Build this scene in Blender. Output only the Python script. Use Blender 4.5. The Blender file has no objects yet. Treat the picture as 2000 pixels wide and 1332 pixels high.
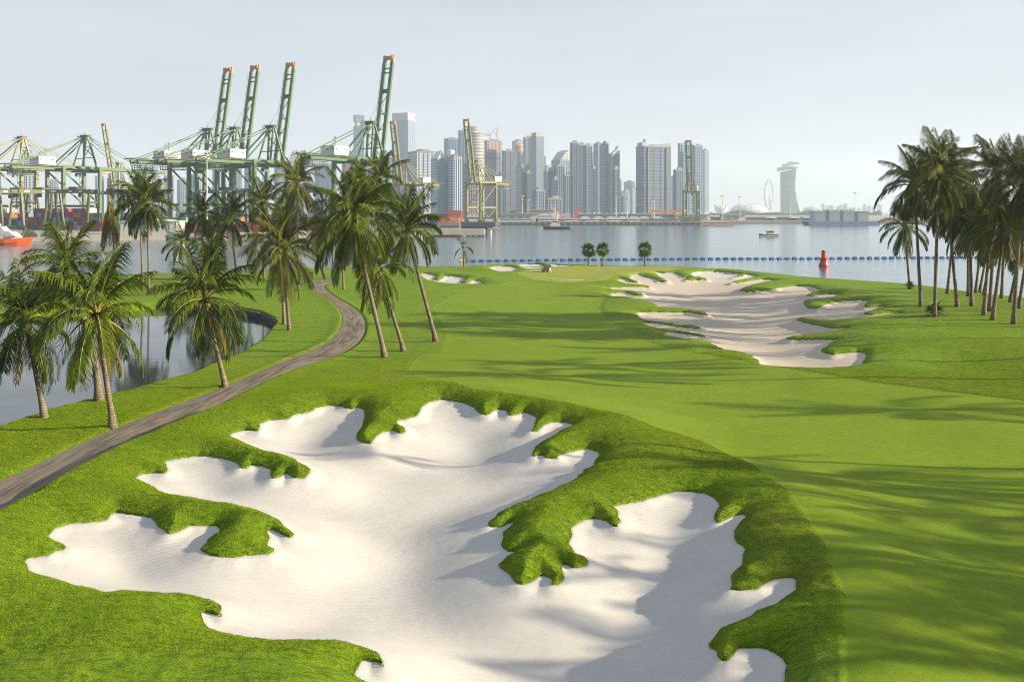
import bpy, math, random
import numpy as np
from mathutils import Vector, Matrix, Euler

S = bpy.context.scene
COL = S.collection
R = math.radians
random.seed(7)

# ------------------------------------------------------------------ camera, sky, sun, exposure
FPX, CAMZ, HZ = 1944.4, 14.0, 413.0        # focal length in photo pixels, camera height, row of the horizon
cam_d = bpy.data.cameras.new('camera'); cam = bpy.data.objects.new('camera', cam_d); COL.objects.link(cam)
cam.location = (0, 0, CAMZ); cam.rotation_euler = (R(90), 0, 0)
cam_d.sensor_width = 36; cam_d.lens = 35; cam_d.shift_y = -(666 - HZ) / 2000.0
cam_d.clip_start = 0.5; cam_d.clip_end = 30000
S.camera = cam

SUN_EL, SUN_AZ = 19.0, 98.0                # azimuth clockwise from +Y: the sun stands over +X, a little behind the camera
sd_ = Vector((math.sin(R(SUN_AZ)) * math.cos(R(SUN_EL)), math.cos(R(SUN_AZ)) * math.cos(R(SUN_EL)), math.sin(R(SUN_EL))))
sun_l = bpy.data.lights.new('sun', 'SUN'); sun = bpy.data.objects.new('sun', sun_l); COL.objects.link(sun)
sun_l.energy = 5.0; sun_l.angle = R(0.53); sun_l.color = (1.0, 0.83, 0.57)
sun.rotation_euler = sd_.to_track_quat('Z', 'Y').to_euler()

W = bpy.data.worlds.new('World'); S.world = W; W.use_nodes = True
nt = W.node_tree; nt.nodes.clear()
out = nt.nodes.new('ShaderNodeOutputWorld'); bg = nt.nodes.new('ShaderNodeBackground')
sky = nt.nodes.new('ShaderNodeTexSky'); sky.sky_type = 'NISHITA'; sky.sun_disc = False
sky.sun_elevation = R(SUN_EL); sky.sun_rotation = R(SUN_AZ); sky.air_density = 1.0; sky.dust_density = 3.0; sky.ozone_density = 1.2
tc = nt.nodes.new('ShaderNodeTexCoord'); mp = nt.nodes.new('ShaderNodeMapping'); mp.inputs['Scale'].default_value = (1.0, 1.0, 7.0)
nz = nt.nodes.new('ShaderNodeTexNoise'); nz.inputs['Scale'].default_value = 2.2; nz.inputs['Detail'].default_value = 5; nz.inputs['Roughness'].default_value = 0.55
rp = nt.nodes.new('ShaderNodeMapRange'); rp.inputs[1].default_value = 0.32; rp.inputs[2].default_value = 0.72; rp.inputs[3].default_value = 0.66; rp.inputs[4].default_value = 0.96
mx = nt.nodes.new('ShaderNodeMix'); mx.data_type = 'RGBA'
mx.inputs[7].default_value = (5.2, 5.5, 6.15, 1)      # thin high overcast veil over the blue
nt.links.new(tc.outputs['Generated'], mp.inputs['Vector']); nt.links.new(mp.outputs[0], nz.inputs['Vector'])
nt.links.new(nz.outputs[0], rp.inputs[0]); nt.links.new(rp.outputs[0], mx.inputs[0])
nt.links.new(sky.outputs[0], mx.inputs[6]); nt.links.new(mx.outputs[2], bg.inputs[0]); nt.links.new(bg.outputs[0], out.inputs[0])
bg.inputs[1].default_value = 0.05

S.view_settings.view_transform = 'Standard'; S.view_settings.look = 'None'
S.view_settings.gamma = 1; S.view_settings.exposure = 1.46
S.render.engine = 'CYCLES'
cy = S.cycles
cy.use_denoising = True; cy.max_bounces = 8; cy.diffuse_bounces = 3; cy.glossy_bounces = 4; cy.transmission_bounces = 4
cy.volume_bounces = 1; cy.transparent_max_bounces = 8; cy.caustics_reflective = False; cy.caustics_refractive = False
cy.sample_clamp_indirect = 6.0; cy.filter_width = 1.0

# ------------------------------------------------------------------ helpers
def at(px, py, d):
    """photo pixel + distance -> point"""
    return Vector(((px - 1000) * d / FPX, d, CAMZ - (py - HZ) * d / FPX))
def onz(px, py, z=0.0):
    """photo pixel -> point on the level z"""
    return at(px, py, (CAMZ - z) * FPX / (py - HZ))

def tag(o, label=None, cat=None, group=None, kind=None):
    if label: o['label'] = label
    if cat: o['category'] = cat
    if group: o['group'] = group
    if kind: o['kind'] = kind
    return o
def empty(name, loc=(0, 0, 0), rz=0.0):
    o = bpy.data.objects.new(name, None); COL.objects.link(o)
    o.location = loc; o.rotation_euler = (0, 0, rz); return o
def copy_tree(o, parent=None):
    c = o.copy(); COL.objects.link(c); c.parent = parent
    for ch in o.children: copy_tree(ch, c)
    return c
def inst(name, mesh, parent=None, loc=(0, 0, 0), rot=(0, 0, 0), scale=1.0):
    o = bpy.data.objects.new(name, mesh); COL.objects.link(o); o.parent = parent
    o.location = loc; o.rotation_euler = rot
    o.scale = (scale, scale, scale) if isinstance(scale, (int, float)) else scale
    return o

class MB:
    def __init__(s): s.v = []; s.f = []; s.smooth = False
    def add(s, vs, fs):
        n = len(s.v); s.v += [tuple(v) for v in vs]; s.f += [tuple(i + n for i in f) for f in fs]; return s
    def box(s, c, d, rz=0.0):
        hx, hy, hz = d[0] / 2, d[1] / 2, d[2] / 2; ca, sa = math.cos(rz), math.sin(rz)
        vs = []
        for z in (-hz, hz):
            for x, y in ((-hx, -hy), (hx, -hy), (hx, hy), (-hx, hy)):
                vs.append((c[0] + x * ca - y * sa, c[1] + x * sa + y * ca, c[2] + z))
        return s.add(vs, [(3, 2, 1, 0), (4, 5, 6, 7), (0, 1, 5, 4), (1, 2, 6, 5), (2, 3, 7, 6), (3, 0, 4, 7)])
    def bar(s, a, b, w, h=None):
        a, b = Vector(a), Vector(b); h = h or w; t = (b - a).normalized()
        upv = Vector((0, 0, 1)) if abs(t.z) < 0.95 else Vector((0, 1, 0))
        sx = t.cross(upv).normalized() * (w / 2); sy = sx.cross(t).normalized() * (h / 2)
        vs = [a - sx - sy, a + sx - sy, a + sx + sy, a - sx + sy, b - sx - sy, b + sx - sy, b + sx + sy, b - sx + sy]
        return s.add(vs, [(3, 2, 1, 0), (4, 5, 6, 7), (0, 1, 5, 4), (1, 2, 6, 5), (2, 3, 7, 6), (3, 0, 4, 7)])
    def tube(s, pts, rad, n=8, cap=True):
        pts = [Vector(p) for p in pts]; m = len(pts); vs = []; fs = []
        for i, p in enumerate(pts):
            t = (pts[min(i + 1, m - 1)] - pts[max(i - 1, 0)]).normalized()
            ref = Vector((0, 0, 1)) if abs(t.z) < 0.9 else Vector((1, 0, 0))
            a = t.cross(ref).normalized(); b = t.cross(a)
            r = rad[i] if hasattr(rad, '__len__') else rad
            for k in range(n):
                an = 2 * math.pi * k / n; vs.append(p + a * (r * math.cos(an)) + b * (r * math.sin(an)))
        for i in range(m - 1):
            for k in range(n):
                fs.append((i * n + k, i * n + (k + 1) % n, (i + 1) * n + (k + 1) % n, (i + 1) * n + k))
        if cap: fs += [tuple(range(n - 1, -1, -1)), tuple((m - 1) * n + k for k in range(n))]
        return s.add(vs, fs)
    def lathe(s, prof, n=16, c=(0, 0, 0), sx=1.0, sy=1.0):
        vs = []; fs = []; m = len(prof)
        for r, z in prof:
            for k in range(n):
                an = 2 * math.pi * k / n; vs.append((c[0] + r * sx * math.cos(an), c[1] + r * sy * math.sin(an), c[2] + z))
        for i in range(m - 1):
            for k in range(n): fs.append((i * n + k, i * n + (k + 1) % n, (i + 1) * n + (k + 1) % n, (i + 1) * n + k))
        fs += [tuple(range(n - 1, -1, -1)), tuple((m - 1) * n + k for k in range(n))]
        return s.add(vs, fs)
    def prism(s, pts, y0, y1):
        """outline in x,z pushed from y0 to y1 (outline counter-clockwise seen from -y)"""
        n = len(pts); vs = [(p[0], y0, p[1]) for p in pts] + [(p[0], y1, p[1]) for p in pts]
        fs = [tuple(range(n)), tuple(range(2 * n - 1, n - 1, -1))] + [((i + 1) % n, i, n + i, n + (i + 1) % n) for i in range(n)]
        return s.add(vs, fs)
    def slab(s, pts, z0, z1):
        """plan outline in x,y (counter-clockwise seen from above)"""
        n = len(pts); vs = [(p[0], p[1], z0) for p in pts] + [(p[0], p[1], z1) for p in pts]
        fs = [tuple(range(n - 1, -1, -1)), tuple(range(n, 2 * n))] + [(i, (i + 1) % n, n + (i + 1) % n, n + i) for i in range(n)]
        return s.add(vs, fs)
    def mesh(s, name, mat=None, smooth=False):
        me = bpy.data.meshes.new(name); me.from_pydata(s.v, [], s.f); me.update()
        if mat: me.materials.append(mat)
        if smooth: me.polygons.foreach_set('use_smooth', [True] * len(me.polygons))
        return me
    def build(s, name, mat=None, parent=None, loc=(0, 0, 0), rz=0.0, smooth=False):
        o = bpy.data.objects.new(name, s.mesh(name, mat, smooth)); COL.objects.link(o)
        o.parent = parent; o.location = loc; o.rotation_euler = (0, 0, rz); return o

# ------------------------------------------------------------------ materials
class NT:
    def __init__(s, name):
        s.m = bpy.data.materials.new(name); s.m.use_nodes = True; s.t = s.m.node_tree
        s.b = s.t.nodes['Principled BSDF']; s.o = s.t.nodes['Material Output']
    def n(s, typ, **kw):
        nd = s.t.nodes.new(typ)
        for k, v in kw.items():
            if k.startswith('i_'):
                key = k[2:]; nd.inputs[int(key) if key.isdigit() else key.replace('_', ' ')].default_value = v
            else: setattr(nd, k, v)
        return nd
    def l(s, a, b): s.t.links.new(a, b)
    def noise(s, vec, scale, detail=4, rough=0.5, lac=2.0):
        nd = s.n('ShaderNodeTexNoise', i_Scale=scale, i_Detail=detail, i_Roughness=rough, i_Lacunarity=lac)
        if vec is not None: s.l(vec, nd.inputs['Vector'])
        return nd.outputs[0]
    def ramp(s, fac, a, b, lo, hi):
        nd = s.n('ShaderNodeMapRange', i_1=a, i_2=b, i_3=lo, i_4=hi); s.l(fac, nd.inputs[0]); return nd.outputs[0]
    def math(s, op, a, b=None, clamp=False):
        nd = s.n('ShaderNodeMath', operation=op, use_clamp=clamp)
        for i, x in enumerate((a, b)):
            if x is None: continue
            if isinstance(x, (int, float)): nd.inputs[i].default_value = x
            else: s.l(x, nd.inputs[i])
        return nd.outputs[0]
    def mix(s, fac, a, b, bt='MIX'):
        nd = s.n('ShaderNodeMix', data_type='RGBA', blend_type=bt)
        for i, x in ((0, fac), (6, a), (7, b)):
            if isinstance(x, tuple): nd.inputs[i].default_value = x if len(x) == 4 else (*x, 1)
            elif isinstance(x, (int, float)): nd.inputs[i].default_value = x
            else: s.l(x, nd.inputs[i])
        return nd.outputs[2]
    def mapv(s, vec, sc=(1, 1, 1), rot=(0, 0, 0)):
        nd = s.n('ShaderNodeMapping'); nd.inputs['Scale'].default_value = sc; nd.inputs['Rotation'].default_value = rot
        s.l(vec, nd.inputs['Vector']); return nd.outputs[0]
    def coord(s, which='Object'): return s.n('ShaderNodeTexCoord').outputs[which]
    def pos(s): return s.n('ShaderNodeNewGeometry').outputs['Position']
    def attr(s, name): return s.n('ShaderNodeAttribute', attribute_name=name).outputs['Fac']
    def bump(s, h, strength, dist=0.05):
        nd = s.n('ShaderNodeBump', i_Strength=strength, i_Distance=dist); s.l(h, nd.inputs['Height']); s.l(nd.outputs[0], s.b.inputs['Normal']); return nd.outputs[0]
    def col(s, x):
        if isinstance(x, tuple): s.b.inputs['Base Color'].default_value = x if len(x) == 4 else (*x, 1)
        else: s.l(x, s.b.inputs['Base Color'])
    def set(s, rough=None, metal=None, spec=None):
        if rough is not None: s.b.inputs['Roughness'].default_value = rough
        if metal is not None: s.b.inputs['Metallic'].default_value = metal
        if spec is not None: s.b.inputs['Specular IOR Level'].default_value = spec
        return s.m

_cache = {}
def paint(c, rough=0.5, dirt=0.25, scale=0.6, metal=0.0):
    """painted or plain surface with a little uneven weathering"""
    key = (c, rough, dirt, scale, metal)
    if key in _cache: return _cache[key]
    t = NT('paint'); v = t.pos()
    f = t.ramp(t.noise(v, scale, 5, 0.6), 0.35, 0.75, 0.0, dirt)
    t.col(t.mix(f, c, tuple(x * 0.45 + 0.02 for x in c))); _cache[key] = t.set(rough, metal); return t.m
# ------------------------------------------------------------------ landform (numpy height field)
def vnoise(x, y, seed):
    xi = np.floor(x).astype(np.int64); yi = np.floor(y).astype(np.int64); fx = x - xi; fy = y - yi
    fx = fx * fx * (3 - 2 * fx); fy = fy * fy * (3 - 2 * fy)
    def h(a, b):
        n = (a * 374761393 + b * 668265263 + seed * 974711) & 0xffffffff
        n = ((n ^ (n >> 13)) * 1274126177) & 0xffffffff
        return ((n ^ (n >> 16)) & 0xffff) / 65535.0
    return (h(xi, yi) * (1 - fx) + h(xi + 1, yi) * fx) * (1 - fy) + (h(xi, yi + 1) * (1 - fx) + h(xi + 1, yi + 1) * fx) * fy
def fbm(x, y, seed, o=4):
    s = 0; a = 0.5
    for k in range(o): s = s + a * (vnoise(x * 2 ** k, y * 2 ** k, seed + k) - 0.5); a *= 0.5
    return s

CTRL = [(-400, 1330, 1.2), (0, 1330, 1.2), (500, 1330, 1.0), (1000, 1250, .9), (1700, 1300, 1.4), (2000, 1200, 1.3), (2400, 1330, 1.3),
        (300, 850, 1.15), (100, 1050, 1.3), (600, 760, 1.3), (-300, 950, .8), (100, 930, .9), (350, 800, .9), (600, 710, .9), (690, 640, 1.0), (620, 560, 1.3),
        (50, 835, .55), (300, 755, .55), (500, 690, .65), (545, 640, .9), (-300, 760, .5), (-200, 600, .7), (100, 570, .8), (300, 560, .95), (450, 560, 1.05), (480, 590, 1.1),
        (1000, 750, 1.2), (1000, 680, 1.1), (1400, 800, 1.0), (1800, 900, 1.0), (900, 620, 1.4), (1100, 600, 1.2), (2300, 900, 1.2),
        (1100, 540, 1.9), (1000, 525, 2.4), (1250, 530, 2.0), (850, 535, 1.9), (700, 530, 1.5), (1900, 640, 3.1), (1980, 680, 2.5), (1750, 610, 2.3), (1700, 570, 1.9),
        (1850, 590, 2.9), (2000, 610, 3.1), (2200, 700, 2.6), (1900, 740, 1.4), (1600, 540, 1.4), (1450, 530, 1.7), (1400, 600, .9), (1500, 650, .8), (1250, 640, 1.1), (1500, 900, 1.05)]
_c = np.array([(*onz(a, b, z + .9)[:2], z + .9) for a, b, z in CTRL])
def zb(x, y):
    x = np.asarray(x, float); y = np.asarray(y, float); num = np.zeros_like(x); den = np.zeros_like(x)
    for cx, cyy, z in _c:
        e = 0.10 * cyy
        w = 1.0 / ((x - cx) ** 2 + ((y - cyy) * 0.7) ** 2 + e * e) ** 2
        num += w * z; den += w
    return num / den
def ground_pt(px, py):
    z = 1.0
    for _ in range(12):
        p = onz(px, py, z); z = 0.5 * z + 0.5 * float(zb(p.x, p.y))
    return onz(px, py, z)
def gpoly(pts): return np.array([ground_pt(*p)[:2] for p in pts])
def zm(pts, x0, y0, s): return [(x0 + a / s, y0 + b / s) for a, b in pts]

A_ = zm([(95,785),(130,762),(175,758),(222,755),(245,732),(296,728),(290,715),(255,700),(235,690),(205,680),(215,662),(250,635),(330,615),(420,608),(470,600),(482,580),(520,568),(580,570),(640,578),(680,592),(703,607),(705,625),(730,645),(765,665),(790,648),(830,628),(900,620),(960,622),(978,632),(972,660),(940,695),(910,715),(905,735),(925,755),(970,768),(1050,762),(1100,752),(1190,755),(1208,742),(1190,720),(1183,700),(1195,680),(1198,655),(1215,645),(1250,660),(1290,674),(1306,668),(1290,645),(1230,605),(1150,575),(1050,550),(950,533),(860,520),(790,512),(740,490),(700,462),(650,440),(618,422),(612,402),(640,390),(690,388),(730,395),(748,385),(735,370),(708,352),(750,335),(830,322),(890,313),(940,315),(1000,328),(1050,342),(1068,362),(1085,372),(1110,368),(1130,355),(1180,358),(1205,375),(1210,395),(1215,420),(1240,408),(1280,392),(1300,405),(1320,415),(1365,412),(1388,385),(1370,370),(1320,345),(1260,322),(1200,305),(1120,275),(1070,255),(1035,240)], 0, 750, 2.2886)
D_ = zm([(15,230),(50,215),(100,205),(178,207),(165,175),(225,152),(320,148),(350,125),(440,108),(465,88),(520,78),(590,82),(640,95),(660,97),(680,88),(710,97),(723,112),(718,135),(710,155),(716,172),(695,205),(665,240),(680,255),(715,270),(740,276),(755,265),(770,235),(810,212),(850,208),(905,220),(922,215),(915,200),(880,180),(868,162),(885,150),(925,147),(980,132),(1005,110),(1010,88),(1050,62),(1110,48),(1170,52),(1240,68),(1285,90),(1298,115),(1340,128),(1375,105),(1410,98),(1445,108),(1465,132),(1500,120),(1530,115),(1575,127),(1605,145),(1600,165),(1580,195),(1578,213),(1600,210),(1635,185),(1680,165),(1730,160),(1795,178),(1770,195),(1700,230),(1640,270),(1600,300),(1575,335),(1590,340),(1610,328),(1635,330),(1655,350),(1700,352),(1715,335),(1760,320),(1830,305),(1880,300),(1920,315),(1925,335),(1905,375),(1890,400),(1850,420),(1810,460),(1750,490),(1650,535),(1550,575),(1450,610),(1400,640),(1365,680),(1370,692),(1400,698),(1440,688),(1470,675),(1497,670),(1495,682),(1465,710),(1435,735),(1410,790),(1408,805),(1440,820),(1480,825),(1512,825),(1490,838),(1450,855),(1420,885),(1418,900),(1450,940),(1470,975),(1500,985),(1550,993),(1580,975),(1600,950),(1630,942),(1660,965),(1690,995),(1710,990),(1745,970),(1740,950),(1720,925),(1715,895),(1730,880),(1760,890),(1785,910),(1808,918),(1815,895),(1850,890),(1853,880),(1840,860),(1800,845),(1770,820)], 440, 760, 2.6316)
B_ = zm([(1165,712),(1180,670),(1185,640),(1210,612),(1250,595),(1285,590),(1330,605),(1350,625),(1375,635),(1380,618),(1405,608),(1390,580),(1368,550),(1380,535),(1420,525),(1500,515),(1560,495),(1602,483)], 600, 750, 2.2886)
C_ = zm([(250,540),(310,538),(360,548),(405,565),(425,590),(433,605),(420,630),(415,655),(430,672),(460,655),(490,637),(525,635),(542,650),(525,685),(500,710),(490,735),(500,750),(540,765),(545,785),(520,820),(518,845),(500,875),(480,895),(485,925),(490,940),(520,942),(570,935),(610,910),(660,895),(720,893),(750,900),(750,925),(740,950),(690,990),(660,1012),(600,1040),(530,1080),(450,1115),(400,1150),(380,1188),(410,1195),(415,1215),(430,1232),(455,1230),(475,1205),(510,1185),(560,1182),(630,1185),(670,1205),(695,1230),(712,1265),(715,1290),(700,1332)], 1200, 700, 2.1075)
tail = [(1515, 1400), (1440, 1480), (1250, 1540), (1000, 1530), (820, 1470), (740, 1390), (705, 1333)]
B2_ = zm([(225,1320),(210,1300),(225,1240),(255,1222),(300,1225),(340,1240),(368,1254),(360,1235),(310,1205),(240,1170),(150,1152),(50,1146)], 600, 750, 2.2886)
A2_ = zm([(1350,1145),(1200,1145),(1100,1138),(1030,1120),(980,1100),(960,1085),(920,1065),(895,1040),(888,1015),(920,1010),(950,1020),(985,1030),(988,1012),(1002,1008),(990,990),(940,965),(860,945),(760,935),(640,935),(500,933),(400,920),(300,890),(210,862),(150,835),(110,805)], 0, 750, 2.2886)
MAIN = A_ + D_ + B_ + C_ + tail + B2_ + A2_
E_ = zm([(80,272),(200,265),(330,266),(398,264),(360,254),(250,248),(175,225),(195,210),(235,212),(280,233),(318,238),(310,228),(265,210),(270,190),(330,182),(345,190),(370,200),(440,215),(460,228),(510,232),(500,218),(460,200),(430,180),(440,170),(500,175),(560,175),(600,190),(620,205),(640,200),(640,222),(700,218),(770,220),(760,210),(700,205),(665,190),(665,172),(720,165),(820,163),(900,168),(940,175),(1000,180),(985,190),(942,204),(990,200),(1020,183),(1080,188),(1090,200),(1050,212),(990,222),(930,238),(1000,235),(1080,222),(1130,215),(1200,220),(1240,225),(1150,235),(1060,255),(1000,275),(990,288),(1030,294),(1080,295),(1180,285),(1250,268),(1350,258),(1450,262),(1510,285),(1480,300),(1420,318),(1440,328),(1550,310),(1620,312),(1660,318),(1560,340),(1400,355),(1405,385),(1430,402),(1500,405),(1530,380),(1600,360),(1700,350),(1830,350),(1800,380),(1790,395),(1900,388),(1940,395),(1850,420),(1775,440),(1850,445),(1950,435),(2020,430),(2020,442),(1850,460),(1600,480),(1480,480),(1400,468),(1345,480),(1420,500),(1530,520),(1570,532),(1720,530),(1600,555),(1400,580),(1285,600),(1330,605),(1500,605),(1640,605),(1560,640),(1505,680),(1530,695),(1590,705),(1640,695),(1740,685),(1790,690),(1805,710),(1790,760),(1760,775),(1660,790),(1500,800),(1350,798),(1200,785),(1112,772),(1100,745),(1060,715),(980,690),(880,675),(800,640),(790,622),(770,620),(600,600),(490,580),(490,565),(560,560),(700,580),(770,590),(740,575),(600,555),(480,545),(400,525),(360,505),(365,495),(450,500),(600,525),(740,535),(720,522),(550,505),(400,490),(320,470),(305,440),(330,425),(440,425),(640,425),(710,440),(780,448),(745,428),(640,412),(470,405),(420,375),(350,350),(250,335),(120,325),(150,305),(240,300),(300,318),(350,320),(340,305),(280,292),(180,288)], 1150, 480, 3.3333)
F_ = lambda p: zm(p, 780, 440, 3.846)
S1 = F_([(150,370),(180,360),(230,362),(280,380),(260,400),(280,412),(310,408),(340,375),(420,378),(500,395),(460,430),(510,432),(550,410),(600,410),(620,425),(630,435),(560,442),(440,440),(320,432),(210,410)])
S2 = F_([(670,318),(720,308),(790,305),(850,308),(895,318),(880,335),(840,345),(760,350),(700,335)])
S3 = F_([(895,295),(960,288),(1020,288),(1075,292),(1085,305),(1095,315),(1050,325),(960,328),(910,310)])
S4 = F_([(1120,288),(1160,292),(1200,295),(1270,298),(1300,305),(1250,312),(1170,320),(1140,305)])
BUNKERS = [(MAIN, .85, .60, 3.4), (E_, .65, .28, 3.0), (S1, .8, .35, 2.2), (S2, .6, .3, 2.2), (S3, .6, .3, 2.2), (S4, .5, .25, 2.2)]

PATH_L = [(-160, 1010), (-60, 968), (0, 940), (100, 893), (220, 838), (330, 795), (440, 755), (520, 718), (590, 692), (635, 672), (662, 650), (671, 628), (668, 610), (655, 594), (635, 580), (612, 568), (603, 558), (609, 551), (630, 547), (668, 545)]
PATH_R = [(-160, 1090), (-60, 1035), (0, 1002), (75, 955), (150, 915), (240, 872), (360, 825), (470, 770), (560, 725), (640, 702), (690, 680), (712, 655), (714, 630), (705, 612), (680, 595), (652, 579), (636, 567), (632, 559), (640, 553), (668, 549)]
POND = [(-420, 960), (-200, 900), (0, 831), (95, 800), (162, 782), (220, 768), (270, 755), (331, 738), (382, 724), (426, 705), (468, 688), (510, 664), (525, 646), (540, 628), (534, 619), (510, 608), (474, 601), (420, 596), (324, 591), (290, 592), (200, 600), (100, 607), (0, 612), (-150, 622), (-420, 650)]
FAIRWAY = [(1655, 1420), (1655, 1200), (1620, 1100), (1540, 980), (1450, 905), (1370, 868), (1250, 838), (1150, 812), (1050, 792), (930, 775), (840, 745), (800, 722), (815, 700), (870, 688), (880, 650), (850, 600), (900, 570), (1000, 552), (1120, 556), (1180, 560), (1190, 575), (1170, 600), (1180, 625), (1240, 655), (1300, 680), (1400, 702), (1480, 715), (1600, 735), (1700, 748), (1850, 765), (2000, 782), (2600, 830), (2600, 1420)]
GREEN = [(1010, 534), (1050, 527), (1120, 522), (1300, 520), (1345, 525), (1300, 533), (1200, 541), (1185, 551), (1100, 552), (1045, 546)]
SHORE = [(0, 557), (100, 545), (200, 537.5), (290, 535), (450, 532), (500, 529), (560, 525), (630, 523), (760, 522), (821, 521), (858, 519.5), (949, 520), (1014, 516), (1055, 514), (1118, 518), (1170, 520), (1300, 519), (1330, 521), (1405, 526), (1474, 532), (1570, 541), (1650, 546), (1750, 553), (1808, 558), (1896, 571), (2000, 582)]

def seg_dist(X, Y, poly, closed=True):
    d2 = np.full(X.shape, 1e9, np.float32); ins = np.zeros(X.shape, bool); n = len(poly)
    for i in range(n if closed else n - 1):
        ax, ay = poly[i]; bx, by = poly[(i + 1) % n]; ex, ey = bx - ax, by - ay; L = ex * ex + ey * ey + 1e-12
        t = np.clip(((X - ax) * ex + (Y - ay) * ey) / L, 0, 1)
        q = (X - ax - t * ex) ** 2 + (Y - ay - t * ey) ** 2
        np.minimum(d2, q, out=d2)
        if closed and ay != by:
            c = (ay > Y) != (by > Y)
            ins ^= c & (X < ex * (Y - ay) / ey + ax)
    return np.sqrt(d2), ins
def sdf(X, Y, poly, margin=9.0):
    """distance to the outline, negative inside; far points get the margin"""
    X = np.asarray(X, np.float32); Y = np.asarray(Y, np.float32); r = np.full(X.shape, margin, np.float32)
    lo = poly.min(0) - margin; hi = poly.max(0) + margin
    m = (X > lo[0]) & (X < hi[0]) & (Y > lo[1]) & (Y < hi[1])
    if m.any():
        d, ins = seg_dist(X[m], Y[m], poly); r[m] = np.minimum(np.where(ins, -d, d), margin)
    return r
def ss(x, a, b):
    t = np.clip((x - a) / (b - a), 0, 1); return t * t * (3 - 2 * t)

def densify(P, step, amp, seed):
    """finer outline with small ragged wander"""
    out = []; n = len(P)
    for i in range(n):
        a = P[i]; b = P[(i + 1) % n]; L = math.hypot(*(b - a)); k = max(1, int(L / step))
        for j in range(k):
            q = a + (b - a) * (j / k); w = np.array([vnoise(np.array(q[0] * 2.3), np.array(q[1] * 2.3), seed), vnoise(np.array(q[0] * 2.3), np.array(q[1] * 2.3), seed + 9)]) - .5
            out.append(q + w * amp)
    return np.array(out)
def ragged(P, k):
    a = .13 if P[:, 1].mean() < 80 else .22
    return np.stack([vnoise(P[:, 0] * 2.1, P[:, 1] * 2.1, 71 + k) - .5 + .6 * (vnoise(P[:, 0] * 5, P[:, 1] * 5, 77) - .5), vnoise(P[:, 0] * 2.1, P[:, 1] * 2.1, 83 + k) - .5 + .6 * (vnoise(P[:, 0] * 5, P[:, 1] * 5, 79) - .5)], 1) * a * 1.6
bunk = [(densify(densify(gpoly(p), 1.1, .16, 40 + i), .42, .0, 3) + ragged(densify(densify(gpoly(p), 1.1, .16, 40 + i), .42, .0, 3), i), dp, am, w) for i, (p, dp, am, w) in enumerate(BUNKERS)]
pond_p, fair_p, green_p = gpoly(POND), gpoly(FAIRWAY), gpoly(GREEN)
pl, pr = gpoly(PATH_L), gpoly(PATH_R)
def resample(P, n):
    # smooth the traced edge, then even steps
    for _ in range(2):
        Q = [P[0]]
        for i in range(len(P) - 1): Q += [P[i] * .75 + P[i + 1] * .25, P[i] * .25 + P[i + 1] * .75]
        P = np.array(Q + [P[-1]])
    s = np.concatenate([[0], np.cumsum(np.hypot(*np.diff(P, axis=0).T))]); t = np.linspace(0, s[-1], n)
    return np.stack([np.interp(t, s, P[:, 0]), np.interp(t, s, P[:, 1])], 1)
pl, pr = resample(pl, 220), resample(pr, 220)
path_p = np.concatenate([pl, pr[::-1]])
sh = gpoly(SHORE)
land_p = np.concatenate([[(-260, -30), (-260, 120), (-190, 150), (-130, 166)], sh, [(92, 122), (130, 100), (200, 85), (260, 70), (260, -30)]])

def fields(X, Y):
    sd = np.full(X.shape, 9.0, np.float32); dep = np.zeros(X.shape, np.float32); am = np.zeros(X.shape, np.float32); wd = np.full(X.shape, 2.2, np.float32)
    for P, dp, a, w in bunk:
        q = sdf(X, Y, P); m = q < sd; sd[m] = q[m]; dep[m] = dp; am[m] = a; wd[m] = w
    return sd, dep, am, wd
def grass_z(X, Y, F=None, gy=None):
    sd, dep, am, wd = F if F is not None else fields(X, Y)
    z = zb(X, Y)
    s = np.clip(sd, 0, 9) / wd
    mound = am * s * np.exp(1 - s) * ss(9 - sd, 0, 8)
    if gy is None: gy = (fields(X, Y + .3)[0] - sd) / .3
    front = ss(-gy, .1, .8) * ss(np.asarray(Y), 60, 100)     # ground in front of far sand stays low
    mound = mound * (1 - .75 * front)
    rough = ss(sdf(X, Y, fair_p, 6), -.15, .5) * ss(sdf(X, Y, green_p, 6), -.4, .6)
    sp = sdf(X, Y, path_p, 6); lp = sdf(X, Y, land_p, 9); po = sdf(X, Y, pond_p, 6)
    calm = ss(sp, 0, 1.2)
    z = z + mound * calm + (fbm(X * .16, Y * .16, 3) * .16 + fbm(X * 1.1, Y * 1.1, 5) * .10 * rough * (1 - ss(Y, 80, 150))) * calm * ss(sd, 0, 1.0)
    z = z + .055 * (1 - ss(Y, 60, 75) * ss(12 - X, 0, 5)) * ss(sdf(X, Y, fair_p, 6) / (1 + .03 * Y), -.01, .12) * ss(sdf(X, Y, green_p, 6), -.02, .2) * calm * ss(sd, 0, .6)
    z = z + rough * (fbm(X * 4.2, Y * 4.2, 8, 3) * .07 * (1 - ss(Y, 50, 95))) * calm
    z = z - .06 * (1 - ss(sp, 0, .15)) + .10 * ss(sp, .02, .3) * (1 - ss(sp, .3, 1.5))
    z = np.where(lp > 0, z - .8 * lp - .2 * ss(lp, 0, .5), z)
    z = np.where(po < 0, np.minimum(z, 1.4) - 1.2 * ss(-po, -.05, .35), z)
    return z, rough

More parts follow.
